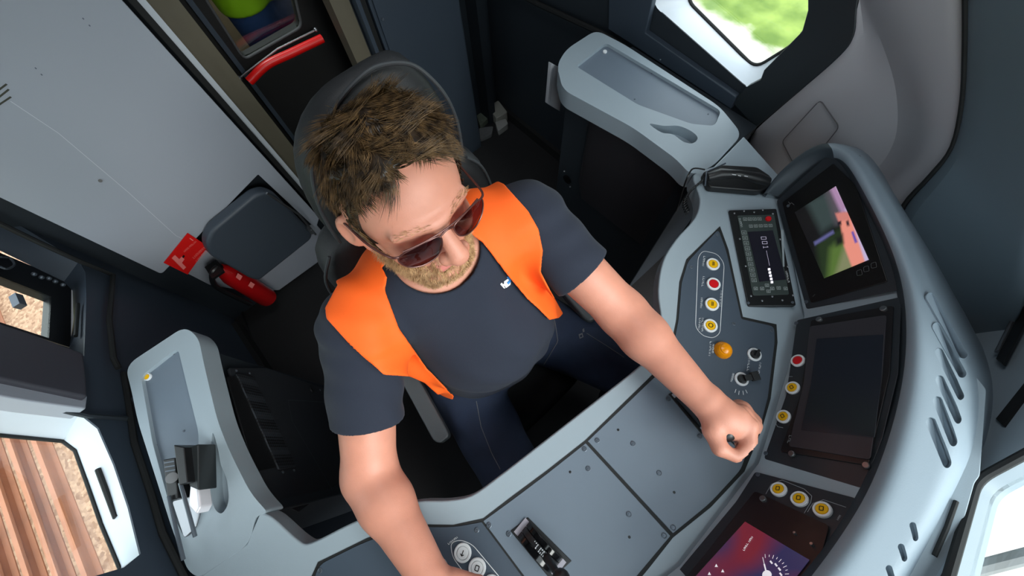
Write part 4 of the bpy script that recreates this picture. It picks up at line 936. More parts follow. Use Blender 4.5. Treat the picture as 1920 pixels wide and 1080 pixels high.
fin('foot_block', plate_bm([zplane(.83).at(*p) for p in [(356, 908), (372, 915), (376, 950), (368, 965), (352, 948)]], .03, UP), mat('foot_silver', (235, 232, 238), .25, metal=.2), kb, bevel=.003)
rb = bmesh.new(); tube_bm([at(316, 930, z=.84), at(328, 985, z=.835), at(344, 1050, z=.825)], .0032, 8, rb); tube_bm([at(338, 905, z=.85), at(352, 955, z=.845), at(366, 1006, z=.83)], .0032, 8, rb); fin('rod', rb, SCREWM, kb)

# =================================================================== SIGN, SEAT, EXTINGUISHER
sg = thing('fire_sign', at(350, 475, y=CABY + .004), 'red square sign with pink print on the back wall beside the folding seat', 'sign')
SG = yplane(CABY + .003)
fplate('sign_sheet', SG, [(307, 493), (352, 437), (390, 462), (352, 515)], SIGNRED, sg, r=.001, lift=.001, th=.002, bevel=.0003)
sh = [(0, [(322, 484), (328, 478), (336, 486), (341, 481), (346, 486), (341, 493), (349, 501), (344, 506)]), (1, [(344, 478), (347, 480), (344, 484), (341, 482)])]
sh += [(0, s[1], s[2] * 1.2) for s in scribble((345, 472), (368, 452), 9, 3)] + [(0, s[1], s[2] * 1.5) for s in scribble((362, 484), (386, 462), 8, 4)] + [(0, s[1], s[2] * 1.5) for s in scribble((368, 490), (388, 470), 8, 4)] + [(0, [(356, 447), (362, 451)], .003)]
decal('sign_print', SG, sh, [PINKP, BLACK], sg, lift=.0016)
ex = thing('fire_extinguisher', (.43, -1.19, .0), 'red fire extinguisher with a black hose standing below the folding seat', 'fire extinguisher')
ec = at(505, 560, y=-1.17); ec0 = at(412, 500, y=-1.17)
tx = (ec[0] + ec0[0]) / 2
e0 = Vector((ec[0], -1.165, ec[2] + .015)); e1 = Vector((ec0[0], -1.165, ec0[2]))
bm = lathe_bm(Matrix.Translation(e0) @ (e1 - e0).to_track_quat('Z', 'Y').to_matrix().to_4x4(), [(.02, -.012), (.036, 0), (.038, .01), (.038, (e1 - e0).length * .78), (.030, (e1 - e0).length * .9), (.014, (e1 - e0).length)], 24)
fin('cylinder', bm, EXTRED, ex)
hp = cyl_bm(e1 - Vector((0, 0, .005)), e1 + Vector((0, 0, .03)), .011); box_bm((e1.x - .012, e1.y - .01, e1.z + .022), (e1.x + .03, e1.y + .05, e1.z + .032), hp); fin('valve_head', hp, BLACK, ex)
hose = spline([at(408, 500, y=-1.15), at(398, 512, y=-1.14), at(404, 536, y=-1.14), at(440, 556, y=-1.14), at(470, 570, y=-1.13)], 6); fin('hose', tube_bm(hose, .009, 10), BLACK, ex)
lb_ = bmesh.new()
ep = yplane(-1.165 + .0385)
decal('cylinder_label', ep, [(0, [(446, 512), (455, 518), (450, 526), (442, 520)]), (0, [(470, 528), (478, 533), (473, 541), (465, 536)])], [PINKP], ex)

js = thing('folding_seat', at(490, 440, y=-1.12), 'dark grey folding seat tipped up against the pale back wall', 'folding seat')
JS = Plane(at(485, 365, y=-1.13), at(590, 430, y=-1.13), at(480, 525, y=-1.11))
fplate('seat_pad', JS, [(386, 458), (398, 432), (478, 366), (500, 360), (518, 366), (588, 438), (584, 450), (486, 528), (470, 524), (394, 480)], mat('folding_seat_vinyl', (58, 66, 76), .5, bump=.2), js, r=.02, lift=0, th=.045, bevel=.012)
fin('hinge_arm', tube_bm([at(500, 362, y=-1.11), at(560, 402, y=-1.11), at(592, 440, y=-1.11)], .004, 8), METAL, js)
hb2 = cyl_bm(at(578, 428, y=-1.13), at(586, 436, y=-1.10), .008); fin('hinge', hb2, METAL, js)

# papers and boxes on the floor behind the cupboard
for (nm_, px, z_, m_, lb, ct) in [('paper_pack', [(915, 200), (934, 187), (952, 210), (930, 222)], .06, PAPER, 'pale folded paper pack on top of the floor litter by the cupboard', 'paper'), ('glove', [(892, 213), (908, 204), (915, 222), (900, 236)], .03, mat('glove_green', (96, 104, 92), .8, noise=.4, nscale=60), 'grey green crumpled glove beside the cupboard corner', 'glove'), ('plastic_bottle', [(928, 228), (948, 222), (953, 232), (934, 246)], .035, mat('bottle_grey', (150, 150, 148), .4), 'small pale bottle lying at the right of the floor litter', 'bottle'), ('cloth', [(898, 240), (925, 236), (922, 252), (900, 262)], .02, mat('cloth_grey', (92, 94, 96), .9, noise=.3, nscale=60), 'grey cloth crumpled on the floor in front of the litter', 'cloth')]:
    P_ = [at(*p, z=z_) for p in px]
    o = fin(nm_, plate_bm(rnd(P_, .01, 3), z_ - .001, UP), m_, bevel=.006, seg=3); tag(o, lb, ct)
# =================================================================== OUTSIDE
o = fin('trackside_ground', box_bm((-60, -60, -1.2), (60, 60, -1.1)), GROUND); struct(o)
RUST = mat('rail_side', (150, 98, 70), .7, noise=.3, nscale=8); 
def rail(x, label, grp='rails beside the train'):
    bm = bmesh.new(); prof = [(u_ * .38, v_ * .5) for u_, v_ in [(-.075, 0), (.075, 0), (.075, .012), (.012, .03), (.012, .10), (.036, .12), (.036, .155), (-.036, .155), (-.036, .12), (-.012, .10), (-.012, .03), (-.075, .012)]]
    a = [bm.verts.new((x + u, -30, -1.1 + v)) for u, v in prof]; b = [bm.verts.new((x + u, 30, -1.1 + v)) for u, v in prof]; k = len(prof)
    for i in range(k): bm.faces.new((a[i], a[(i + 1) % k], b[(i + 1) % k], b[i]))
    bm.faces.new(a[::-1]); bm.faces.new(b)
    tag(fin('rail', bm, RUST, origin=(x, 0, -1.1)), label, 'rail', grp)
for x, lb in [(2.36, 'rusty rail nearest the train outside the right window'), (2.49, 'second rusty rail out from the train seen through the right window'), (2.62, 'third rusty rail out from the train seen through the right window'), (2.75, 'rusty rail furthest from the train in the right window')]: rail(x, lb)
wi = thing('windscreen_wiper', at(1850, 1060, y=.50), 'grey wiper arm outside the windscreen at the lower right corner', 'wiper')
fin('wiper_arm', tube_bm([at(1775, 1082, y=.49), at(1850, 1062, y=.52), at(1935, 1040, y=.54)], .009, 8), mat('wiper_grey', (110, 112, 112), .5), wi)
fin('wiper_blade', tube_bm([at(1790, 1076, y=.50), at(1930, 1052, y=.55)], .004, 8), BLACK, wi)

# =================================================================== SEAT
seat = thing('driver_chair', (-.11, -.45, 0), 'black leather chair with high backrest and two grey armrests, under the man', 'chair')
def padloft(name, secs, m, parent, bevel=0):
    """rounded slab lofted through horizontal sections: (z, xc, yc, half width, half depth, superellipse power)"""
    bm = bmesh.new(); R_ = []
    for z, xc, yc, a, b, e in secs:
        r = []
        for j in range(40):
            t_ = 2 * math.pi * j / 40; c, s = math.cos(t_), math.sin(t_)
            r.append(bm.verts.new((xc + a * abs(c) ** (2 / e) * (1 if c >= 0 else -1), yc + b * abs(s) ** (2 / e) * (1 if s >= 0 else -1), z)))
        R_.append(r)
    for p, q_ in zip(R_[:-1], R_[1:]):
        for j in range(40): bm.faces.new((p[j], p[(j + 1) % 40], q_[(j + 1) % 40], q_[j]))
    bm.faces.new(R_[0][::-1]); bm.faces.new(R_[-1])
    return fin(name, bm, m, parent, ang=1.0, subsurf=1)
padloft('headrest', [(.93, -.130, -.535, .135, .035, 3), (.96, -.130, -.54, .155, .05, 3), (1.03, -.138, -.55, .152, .055, 3), (1.09, -.143, -.555, .140, .052, 3), (1.135, -.150, -.56, .118, .045, 3), (1.168, -.165, -.565, .085, .030, 3), (1.182, -.175, -.565, .055, .014, 3)], SEATM, seat)
padloft('backrest', [(.50, -.11, -.50, .19, .05, 3), (.60, -.11, -.505, .215, .062, 3), (.80, -.125, -.52, .22, .062, 3), (.90, -.125, -.53, .21, .058, 3), (.945, -.125, -.535, .18, .05, 3), (.965, -.125, -.535, .12, .03, 3)], SEATM, seat)
def ringpts(z, xc, yc, a, b, e, lift=.002, t0=0, t1=2 * math.pi, k=40):
    return [np.array((xc + (a + lift) * abs(math.cos(t_)) ** (2 / e) * (1 if math.cos(t_) >= 0 else -1), yc + (b + lift) * abs(math.sin(t_)) ** (2 / e) * (1 if math.sin(t_) >= 0 else -1), z)) for t_ in np.linspace(t0, t1, k)]
hp = spline([(-.286, -.505, .96), (-.292, -.51, 1.03), (-.284, -.512, 1.09), (-.268, -.522, 1.135), (-.244, -.535, 1.168), (-.20, -.545, 1.184), (-.16, -.545, 1.183), (-.11, -.54, 1.170), (-.06, -.53, 1.148), (-.022, -.52, 1.11), (.002, -.51, 1.06), (.014, -.505, 1.0), (.018, -.50, .96)], 5)
fin('piping', tube_bm(hp, .0035, 8), SEATP, seat)
bp_ = spline([(.098, -.475, .56), (.104, -.478, .7), (.103, -.485, .82), (.088, -.492, .90), (.05, -.5, .945)], 5); fin('piping', tube_bm(bp_, .0035, 8), SEATP, seat)
bp_ = spline([(-.326, -.475, .56), (-.332, -.478, .7), (-.332, -.485, .82), (-.318, -.492, .90), (-.29, -.5, .945)], 5); fin('piping', tube_bm(bp_, .0035, 8), SEATP, seat)
padloft('seat_cushion', [(.40, -.11, -.26, .20, .21, 4), (.43, -.11, -.26, .22, .23, 4), (.49, -.11, -.26, .22, .23, 4), (.515, -.11, -.26, .20, .21, 4)], SEATM, seat)
padloft('pedestal', [(.0, -.11, -.28, .16, .16, 4), (.04, -.11, -.28, .16, .16, 4), (.06, -.11, -.28, .09, .09, 4), (.38, -.11, -.28, .09, .09, 4), (.405, -.11, -.28, .17, .17, 4)], BLACK, seat)
for pp in ([(745, 702), (776, 694), (838, 806), (842, 818), (824, 832), (812, 826)], [(1022, 508), (1042, 492), (1118, 582), (1121, 592), (1108, 602), (1096, 598)]):
    fin('armrest', plate_bm(rnd([at(*p, z=.665) for p in pp], .008, 4), .035, UP), ARMM, seat, bevel=.006, seg=3)
for xx in (.150, -.345):
    fin('armrest_hinge', tube_bm([(xx * .98, -.47, .60), (xx, -.40, .63), (xx, -.30, .636)], .014, 10), BLACK, seat)

# =================================================================== DRIVER
# signed distance modelling in numpy
def smin(a, b, k):
    if k <= 0: return np.minimum(a, b)
    h = np.clip(.5 + .5 * (b - a) / k, 0, 1); return b * (1 - h) + a * h - k * h * (1 - h)
def smax(a, b, k): return -smin(-a, -b, k)
def ell(P, c, r, R=None):
    q = P - np.array(c, np.float32)
    if R is not None: q = q @ R
    r = np.array(r, np.float32); k0 = np.linalg.norm(q / r, axis=1); k1 = np.linalg.norm(q / (r * r), axis=1)
    return k0 * (k0 - 1) / np.maximum(k1, 1e-6)
def cone(P, a, b, ra, rb):
    a = np.array(a, np.float32); b = np.array(b, np.float32); ba = b - a; pa = P - a
    h = np.clip(pa @ ba / (ba @ ba), 0, 1); return np.linalg.norm(pa - h[:, None] * ba, axis=1) - (ra + (rb - ra) * h)
def sdf_mesh(fn, lo, hi, h):
    lo = np.array(lo, np.float32); hi = np.array(hi, np.float32); nb = np.ceil((hi - lo) / h / 8).astype(int); n = nb * 8 + 1
    bi = np.stack(np.meshgrid(*[np.arange(k) for k in nb], indexing='ij'), -1).reshape(-1, 3)
    dc = fn((lo + (bi * 8 + 4) * h).astype(np.float32)); act = np.abs(dc) < 8 * h * 1.5 + .006
    D = np.empty(n, np.float32); D[:-1, :-1, :-1] = np.repeat(np.repeat(np.repeat(dc.reshape(nb), 8, 0), 8, 1), 8, 2); D[-1] = D[-2]; D[:, -1] = D[:, -2]; D[:, :, -1] = D[:, :, -2]
    off = np.stack(np.meshgrid(*[np.arange(9)] * 3, indexing='ij'), -1).reshape(-1, 3)
    ab = bi[act]
    for i in range(0, len(ab), 600):
        idx = (ab[i:i + 600, None, :] * 8 + off[None]).reshape(-1, 3); D[idx[:, 0], idx[:, 1], idx[:, 2]] = fn((lo + idx * h).astype(np.float32))
    S = D < 0
    c = np.zeros(np.array(D.shape) - 1, np.int8)
    for dx in (0, 1):
        for dy in (0, 1):
            for dz_ in (0, 1): c += S[dx:dx + c.shape[0], dy:dy + c.shape[1], dz_:dz_ + c.shape[2]]
    A = np.argwhere((c > 0) & (c < 8)); vid = np.full(c.shape, -1, np.int32); vid[A[:, 0], A[:, 1], A[:, 2]] = np.arange(len(A))
    acc = np.zeros((len(A), 3)); cnt = np.zeros(len(A)); cor = [(x, y, z) for x in (0, 1) for y in (0, 1) for z in (0, 1)]
    for p in cor:
        for ax in range(3):
            if p[ax]: continue
            q = list(p); q[ax] = 1
            a = D[A[:, 0] + p[0], A[:, 1] + p[1], A[:, 2] + p[2]]; b = D[A[:, 0] + q[0], A[:, 1] + q[1], A[:, 2] + q[2]]
            m = (a < 0) != (b < 0); t = np.where(m, a / np.where(a == b, 1, a - b), 0); pt = np.tile(np.array(p, float), (len(A), 1)); pt[:, ax] += t
            acc[m] += pt[m]; cnt += m
    V = lo + (A + acc / cnt[:, None]) * h; F = []
    for ax in range(3):
        sl0 = [slice(None)] * 3; sl1 = [slice(None)] * 3; sl0[ax] = slice(0, -1); sl1[ax] = slice(1, None)
        a = S[tuple(sl0)]; b = S[tuple(sl1)]; E_ = np.argwhere(a != b); u, v = (ax + 1) % 3, (ax + 2) % 3
        ok = (E_[:, u] > 0) & (E_[:, v] > 0) & (E_[:, u] < c.shape[u]) & (E_[:, v] < c.shape[v]) ; E_ = E_[ok]
        if not len(E_): continue
        o = []
        for du, dv in ((-1, -1), (0, -1), (0, 0), (-1, 0)):
            q = E_.copy(); q[:, u] += du; q[:, v] += dv; o.append(vid[q[:, 0], q[:, 1], q[:, 2]])
        f = np.stack(o, 1); fl = a[E_[:, 0], E_[:, 1], E_[:, 2]]; f[~fl] = f[~fl][:, ::-1]; F.append(f)
    F = np.concatenate(F); F = F[(F >= 0).all(1)]
    return V, F
def pxproj(P):
    q = (P - CAM) @ RW; z = -q[:, 2]; return 960 + FPX * q[:, 0] / z, 540 - FPX * q[:, 1] / z
def poly2d(x, y, poly):
    """signed distance in pixels to a polygon (negative inside)"""
    p = np.array(poly, float); d = np.full(len(x), 1e9); ins = np.zeros(len(x), bool); k = len(p)
    for i in range(k):
        a = p[i]; b = p[(i + 1) % k]; e = b - a; wx = x - a[0]; wy = y - a[1]; t = np.clip((wx * e[0] + wy * e[1]) / (e @ e), 0, 1)
        d = np.minimum(d, np.hypot(wx - t * e[0], wy - t * e[1]))
        cr = ((a[1] > y) != (b[1] > y)) & (x < (b[0] - a[0]) * (y - a[1]) / (b[1] - a[1] + 1e-12) + a[0]); ins ^= cr
    return np.where(ins, -d, d)

# --- head, local axes: x his right, y forward, z up, origin between the ears
HC = np.array((-.095, -.360, 1.125)); YAW, PIT, ROL = math.radians(1), math.radians(8.7), math.radians(-4); HS = 1.0
HX, HZ_, HK, HY = 1.10, .97, .10, .93      # the man's own head proportions
def rot3(a, b, c):
    ca, sa, cb, sb, cc, sc = math.cos(a), math.sin(a), math.cos(b), math.sin(b), math.cos(c), math.sin(c)
    return np.array([[ca, -sa, 0], [sa, ca, 0], [0, 0, 1]]) @ np.array([[1, 0, 0], [0, cb, -sb], [0, sb, cb]]) @ np.array([[cc, 0, sc], [0, 1, 0], [-sc, 0, cc]])
HR = rot3(YAW, PIT, ROL)
def h2w(p):
    q = np.array(p, float); z = q[..., 2]; zt = np.maximum(z - .03, 0)
    return np.stack([q[..., 0] * HX - HK * zt, q[..., 1] * HY, np.minimum(z, .03) + zt * HZ_], -1) @ HR.T + HC
def w2h(P):
    q = (P - HC) @ HR; z = q[:, 2]; zt = np.maximum(z - .03, 0) / HZ_
    return np.stack([(q[:, 0] + HK * zt) / HX, q[:, 1] / HY, np.minimum(z, .03) + zt], 1).astype(np.float32)
def skull(Q):
    d = ell(Q, (0, -.018, .045), (.076, .098, .082)); d = smin(d, ell(Q, (0, .028, .02), (.066, .068, .075)), .02)
    return d
def head_local(Q):
    d = skull(Q)
    d = smin(d, ell(Q, (0, .030, -.045), (.056, .060, .062)), .02)
    for s in (-1, 1):
        d = smin(d, ell(Q, (s * .036, .062, -.018), (.024, .026, .026)), .018)            # cheek
        d = smin(d, cone(Q, (s * .058, -.01, -.035), (s * .022, .070, -.088), .018, .018), .02)    # jaw line
        d = smin(d, cone(Q, (s * .010, .095, .030), (s * .048, .078, .030), .009, .008), .012)  # brow
        d = smax(d, -ell(Q, (s * .031, .103, .012), (.017, .014, .010)), .010)             # eye socket
        d = smin(d, ell(Q, (s * .031, .082, .010), (.013, .012, .011)), .004)              # eye
    d = smin(d, ell(Q, (0, .078, -.090), (.022, .018, .017)), .015)                        # chin
    d = smin(d, cone(Q, (0, .096, .026), (0, .124, -.014), .0085, .0125), .010)              # nose
    d = smin(d, ell(Q, (0, .128, -.020), (.0135, .012, .012)), .006)
    for s in (-1, 1):
        d = smin(d, ell(Q, (s * .0130, .114, -.023), (.0095, .012, .0095)), .005)
        d = smax(d, -ell(Q, (s * .007, .113, -.033), (.0035, .005, .005)), .003)
    d = smin(d, cone(Q, (-.018, .090, -.051), (.018, .090, -.051), .007, .007), .008)
    d = smin(d, cone(Q, (-.016, .091, -.062), (.016, .091, -.062), .0075, .0075), .006)
    d = smax(d, -cone(Q, (-.022, .099, -.0565), (.022, .099, -.0565), .0018, .0018), .003)
    for s in (-1, 1):                                                                       # ears
        a = math.radians(24) * s; R = np.array([[math.cos(a), -math.sin(a), 0], [math.sin(a), math.cos(a), 0], [0, 0, 1]], np.float32)
        e = ell(Q, (s * .080, -.012, .002), (.009, .019, .031), R)
        e = smax(e, -ell(Q, (s * .089, -.008, .006), (.008, .011, .019), R), .004)
        d = smin(d, e, .006)
    return d
# --- joints
SHR = np.array((.078, -.325, .975)); SHL = np.array((-.268, -.285, .975))
ELR = at(694, 892, z=.855); ELL = at(1168, 588, z=.875); WRR = at(812, 1092, z=.885); WRL = at(1322, 752, z=.895)
HIPR = np.array((.0, -.30, .585)); HIPL = np.array((-.19, -.29, .585)); KNR = np.array((.080, .075, .57)); KNL = np.array((-.335, .07, .57)); FTR = np.array((.09, .06, .08)); FTL = np.array((-.34, .08, .08))
def torso(P, g=0.0):
    d = ell(P, (-.098, -.335, .90), (.150 + g, .105 + g, .15 + g))
    d = smin(d, cone(P, (.045, -.335, .975), (-.235, -.305, .975), .055 + g, .055 + g), .05)
    d = smin(d, ell(P, (-.105, -.252, .775), (.152 + g, .138 + g, .14 + g)), .07)
    d = smin(d, ell(P, (-.10, -.258, .64), (.165 + g, .130 + g, .11 + g)), .05)
    return d
def legs(P, g=0.0):
    d = cone(P, HIPR, KNR, .090 + g, .066 + g); d = smin(d, cone(P, HIPL, KNL, .094 + g, .070 + g), .03)
    d = smin(d, cone(P, KNR, FTR, .058 + g, .040 + g), .03); d = smin(d, cone(P, KNL, FTL, .058 + g, .040 + g), .03)
    return d
def arm(P, s, e, w, g=0.0, k=1.0):
    d = cone(P, s, e, .053 * k + g, .044 * k + g); m = e + (w - e) * .28
    d = smin(d, ell(P, s + (e - s) * .1, (.060 * k + g,) * 3), .03)
    d = smin(d, cone(P, e, m, .042 * k + g, .043 * k + g), .025); d = smin(d, cone(P, m, w, .043 * k + g, .0275 * k + g), .02)
    return d
# --- hands: (points, radii) chains
def chain(P, pts, rad, k=.004):
    d = None
    for a, b, ra, rb in zip(pts[:-1], pts[1:], rad[:-1], rad[1:]):
        e = cone(P, a, b, ra, rb); d = e if d is None else smin(d, e, k)
    return d
def px3(px, py, z): return at(px, py, z=z)
LH = dict(palm=[(px3(1328, 752, .894), .028), (px3(1352, 782, .893), .031), (px3(1372, 792, .893), .030)],
 fingers=[  # index .. little: knuckle, mid joint, end joint, tip
  ([px3(1384, 780, .905), px3(1405, 798, .906), px3(1404, 832, .905), px3(1390, 850, .902)], [.0150, .0135, .0120, .0100]),
  ([px3(1391, 776, .885), px3(1412, 798, .884), px3(1408, 832, .882), px3(1390, 842, .880)], [.0150, .0135, .0120, .0100]),
  ([px3(1391, 768, .866), px3(1412, 790, .864), px3(1406, 822, .862), px3(1388, 832, .860)], [.0145, .0130, .0115, .0095]),
  ([px3(1386, 764, .850), px3(1402, 784, .848), px3(1396, 810, .846), px3(1382, 816, .845)], [.0130, .0115, .0100, .0085])],
 thumb=([px3(1336, 772, .898), px3(1336, 808, .902), px3(1350, 840, .904), px3(1378, 856, .903)], [.0190, .0155, .0130, .0095]))
def lhand(P):
    pts = [p for p, _ in LH['palm']]; rd = [r for _, r in LH['palm']]
    d = chain(P, pts, rd, .01)
    d = smin(d, cone(P, px3(1352, 778, .868), px3(1378, 784, .868), .024, .022), .012)
    f = None
    for c, r in LH['fingers']:
        e = chain(P, c, r, .004); d = smin(d, e, .005) if f is None else smin(d, e, .0035); f = 1
        d = smin(d, cone(P, px3(1350, 774, float(c[0][2])), c[0], .014, r[0]), .006)
    d = smin(d, chain(P, *LH['thumb'], .004), .008)
    return d
def rhand(P):
    w = WRR; f = _n(np.array((.02, 1.0, -.05))); s = np.array((-1.0, .1, 0)); u = np.array((0, 0, 1.))
    g = lambda a, b, c: w + f * a + s * b + u * c
    d = chain(P, [w, g(.035, 0, .0), g(.075, 0, .0)], [.028, .034, .034], .01)
    d = smax(d, (P @ np.array((0, 0, 1.), np.float32)) - (w[2] + .022), .01)
    for i, (b, l) in enumerate([(.030, .9), (.010, 1.0), (-.010, .95), (-.028, .8)]):
        e = chain(P, [g(.075, b, .002), g(.075 + .036 * l, b * 1.15, .0), g(.075 + .058 * l, b * 1.2, -.018), g(.075 + .070 * l, b * 1.2, -.034)], [.0105, .0098, .0088, .0078]); d = smin(d, e, .004)
    d = smin(d, chain(P, [g(.015, .024, -.002), g(.045, .048, -.008), g(.075, .054, -.018), g(.092, .050, -.030)], [.016, .0125, .011, .009]), .008)
    return d
NB = h2w((0, -.030, -.055)); NK = np.array((-.095, -.335, .985))
def body(P):
    d = torso(P, -.004)
    d = smin(d, cone(P, NK, NB, .056, .052), .025)
    d = smin(d, head_local(w2h(P)) * HS, .010)
    d = smin(d, arm(P, SHR, ELR, WRR), .03); d = smin(d, arm(P, SHL, ELL, WRL), .03)
    d = smin(d, lhand(P), .008); d = smin(d, rhand(P), .008)
    d = smin(d, legs(P, -.006), .03)
    return d
def fold(P):
    x, y, z = P[:, 0], P[:, 1], P[:, 2]
    a = np.sin(46 * (z * 1.0 + .55 * x + .2 * y) + 2.2 * np.sin(16 * x + 3)) * np.clip((.90 - z) / .12, 0, 1) * .0036
    b = np.sin(70 * (x * .8 - z * .5) + 3 * np.sin(20 * z)) * .0018
    return a + b
def armclip(P, s, e, t): ax = _n(e - s).astype(np.float32); return (P - (s + (e - s) * t).astype(np.float32)) @ ax
def shirt_raw(P):
    f = fold(P)
    d = torso(P, .006) + f
    for s, e, w, t in ((SHR, ELR, WRR, .62), (SHL, ELL, WRL, .56)):
        k = smin(cone(P, s, s + (e - s) * t * 1.15, .066, .060), ell(P, s, (.066,) * 3), .02)
        ax = _n(e - s).astype(np.float32); tt = (P - s.astype(np.float32)) @ ax
        k = k + np.sin(95 * tt + 30 * P[:, 0] + 2 * np.sin(40 * P[:, 2])) * .0016
        k = smax(k, armclip(P, s, e, t), .003); d = smin(d, k, .022)
    return d
def shirt(P):
    d = shirt_raw(P)
    d = smax(d, .672 - P[:, 2], .004)                                     # hem
    col = ell(P, (-.092, -.318, 1.045), (.073, .072, .075)); d = smax(d, -col, .004)   # neckline
    inner = smin(np.maximum(arm(P, SHR, ELR, WRR), -armclip(P, SHR, ELR, .48)), np.maximum(arm(P, SHL, ELL, WRL), -armclip(P, SHL, ELL, .43)), .0) - .005
    d = smax(d, -inner, .002)
    return d
def jeans(P):
    d = smin(torso(P, .004), legs(P, .003), .03)
    d = d + np.sin(60 * (P[:, 1] + .5 * P[:, 2]) + 2 * np.sin(30 * P[:, 0])) * .0012
    return smax(smax(d, P[:, 2] - .700, .004), .10 - P[:, 2], .004)
VR = [(640, 380), (700, 470), (726, 520), (722, 545), (748, 615), (800, 690), (851, 742), (848, 754), (835, 753), (796, 718), (768, 706), (720, 703), (664, 655), (612, 598), (609, 578), (640, 520), (655, 480), (610, 420)]
VL = [(820, 300), (870, 320), (900, 325), (945, 345), (990, 395), (1010, 430), (1018, 470), (1014, 510), (1032, 545), (1056, 588), (1048, 596), (1030, 600), (1008, 578), (988, 560), (948, 512), (905, 455), (868, 428), (800, 380)]
def vest(P):
    s = shirt_raw(P)
    s = smin(s, cone(P, at(745, 610, z=.875), at(806, 716, z=.755), .034, .022), .03); s = smin(s, cone(P, at(1000, 480, z=.88), at(1028, 575, z=.765), .030, .020), .03)
    s = s + np.sin(75 * (P[:, 0] * .9 + .25 * P[:, 2]) + 2.5 * np.sin(18 * P[:, 2])) * .0022
    sh = np.abs(s - .0085) - .0028
    x, y = pxproj(P); m = np.minimum(poly2d(x, y, VR), poly2d(x, y, VL)) * .00085
    m = np.where(P[:, 1] > -.37, m, .02)
    back = np.maximum(np.maximum(P[:, 1] + .345, np.abs(P[:, 0] + .09) - .15), .74 - P[:, 2]); back = np.maximum(back, ((P[:, 0] + .09) ** 2 + (P[:, 1] + .34) ** 2) ** .5 * -1 + .07 if False else back)
    m = np.minimum(m, back)
    m = np.maximum(m, .66 - P[:, 2])
    return smax(sh, m, .002)
driver = thing('person', (-.1, -.3, 0), 'man in orange vest, navy T-shirt, jeans and sunglasses sitting at the desk, arms stretched forward', 'person')
V_, F_ = sdf_mesh(body, (-.50, -.52, .0), (.40, .24, 1.34), .0034)
bo_ = np_obj('body', V_, F_, SKIN, driver)
# lips a little redder, nails: vertex-free second material by place
bo_.data.materials.append(mat('lips', (196, 118, 108), .45, sss=.1))
Q_ = w2h(V_); fc = Q_[F_].mean(1); lipm = (np.abs(fc[:, 0]) < .022) & (fc[:, 1] > .088) & (np.abs(fc[:, 2] + .0565) < .0085); mi = lipm.astype(np.int32); bo_.data.polygons.foreach_set('material_index', mi)
V_, F_ = sdf_mesh(shirt, (-.42, -.50, .64), (.24, -.05, 1.10), .0034); tee = np_obj('t_shirt', V_, F_, TEE, driver); BVT = BVHTree.FromPolygons([Vector(v) for v in V_], [tuple(f) for f in F_])
V_, F_ = sdf_mesh(vest, (-.40, -.52, .62), (.22, -.05, 1.10), .0026); vst = np_obj('safety_vest', V_, F_, VESTM, driver); BVV = BVHTree.FromPolygons([Vector(v) for v in V_], [tuple(f) for f in F_])
V_, F_ = sdf_mesh(jeans, (-.46, -.46, .06), (.20, .20, .74), .0045); jn = np_obj('jeans', V_, F_, JEANS, driver); BVJ = BVHTree.FromPolygons([Vector(v) for v in V_], [tuple(f) for f in F_])
def drape(bvh, pts, lift=.001, n=8):
    """lay a traced line on a cloth surface"""
    out = []; P2 = resample(pts, max(3, len(pts) * n))
    for p in P2:
        d = Vector(_n(RW @ _ray(*p))); h = bvh.ray_cast(Vector(CAM), d)
        if h[0] is not None: out.append(np.array(h[0]) - np.array(d) * lift)
    return out
PIPE = mat('vest_piping', (28, 22, 24), .8); STITCH = mat('jeans_stitch', (104, 104, 108), .8)
for l in ([(613, 600), (664, 657), (716, 705)], [(724, 548), (748, 614), (800, 688), (846, 738)]):
    pth = drape(BVV, l, .0006)
    if len(pth) > 3: tube = fin('vest_piping', tube_bm(pth, .0014, 6), PIPE, None, origin=(0, 0, 0)); tube.parent = vst; tube.location = -absloc(vst)
for l in ([(893, 752), (902, 800), (922, 850), (938, 880)], [(1100, 625), (1140, 650), (1170, 670)], [(1040, 600), (1046, 640), (1010, 700)]):
    pth = drape(BVJ, l, .0006)
    if len(pth) > 3: tube = fin('seam_stitching', tube_bm(pth, .0009, 5), STITCH, None, origin=(0, 0, 0)); tube.parent = jn; tube.location = -absloc(jn)
pth = drape(BVT, [(740, 545), (775, 562), (820, 552)], .0006)
# badge on the shirt: white E shaped sign and a blue wing
def cloth_patch(name, bvh, polys, mats, parent, lift=.0009):
    bm = bmesh.new()
    for mi_, pl_ in polys:
        vs = []
        for p in pl_:
            d = Vector(_n(RW @ _ray(*p))); h = bvh.ray_cast(Vector(CAM), d)
            if h[0] is not None: vs.append(bm.verts.new(Vector(h[0]) - d * (lift + .0002 * mi_)))
        if len(vs) > 2: bm.faces.new(vs).material_index = mi_
    o = fin(name, bm, mats, None, origin=(0, 0, 0), smooth=False); o.parent = parent; o.location = -absloc(parent)
    return o
cloth_patch('shirt_badge', BVT, [(0, [(938, 533), (941, 530), (943, 533), (948, 530), (950, 533), (945, 536), (946, 539), (948, 540)[0:2], (945, 541)]), (0, [(945, 528), (953, 522), (955, 525), (950, 530), (953, 533), (958, 528), (957, 534), (949, 540), (946, 536)]), (1, [(950, 520), (954, 517), (958, 521), (958, 529), (953, 534), (951, 530), (955, 526)]), (2, [(954, 516), (957, 514), (958, 520)])], [mat('badge_white', (235, 238, 240), .6), mat('badge_blue', (60, 140, 215), .6), mat('badge_light', (150, 200, 235), .6)], tee)
cloth_patch('pocket_mark', BVJ, [(0, [(1085, 627), (1092, 624), (1094, 632), (1087, 635)]), (1, [(1087, 629), (1091, 627), (1092, 631), (1088, 633)]), (0, [(1092, 618), (1095, 615), (1096, 622), (1093, 623)])], [STITCH, JEANS], jn)
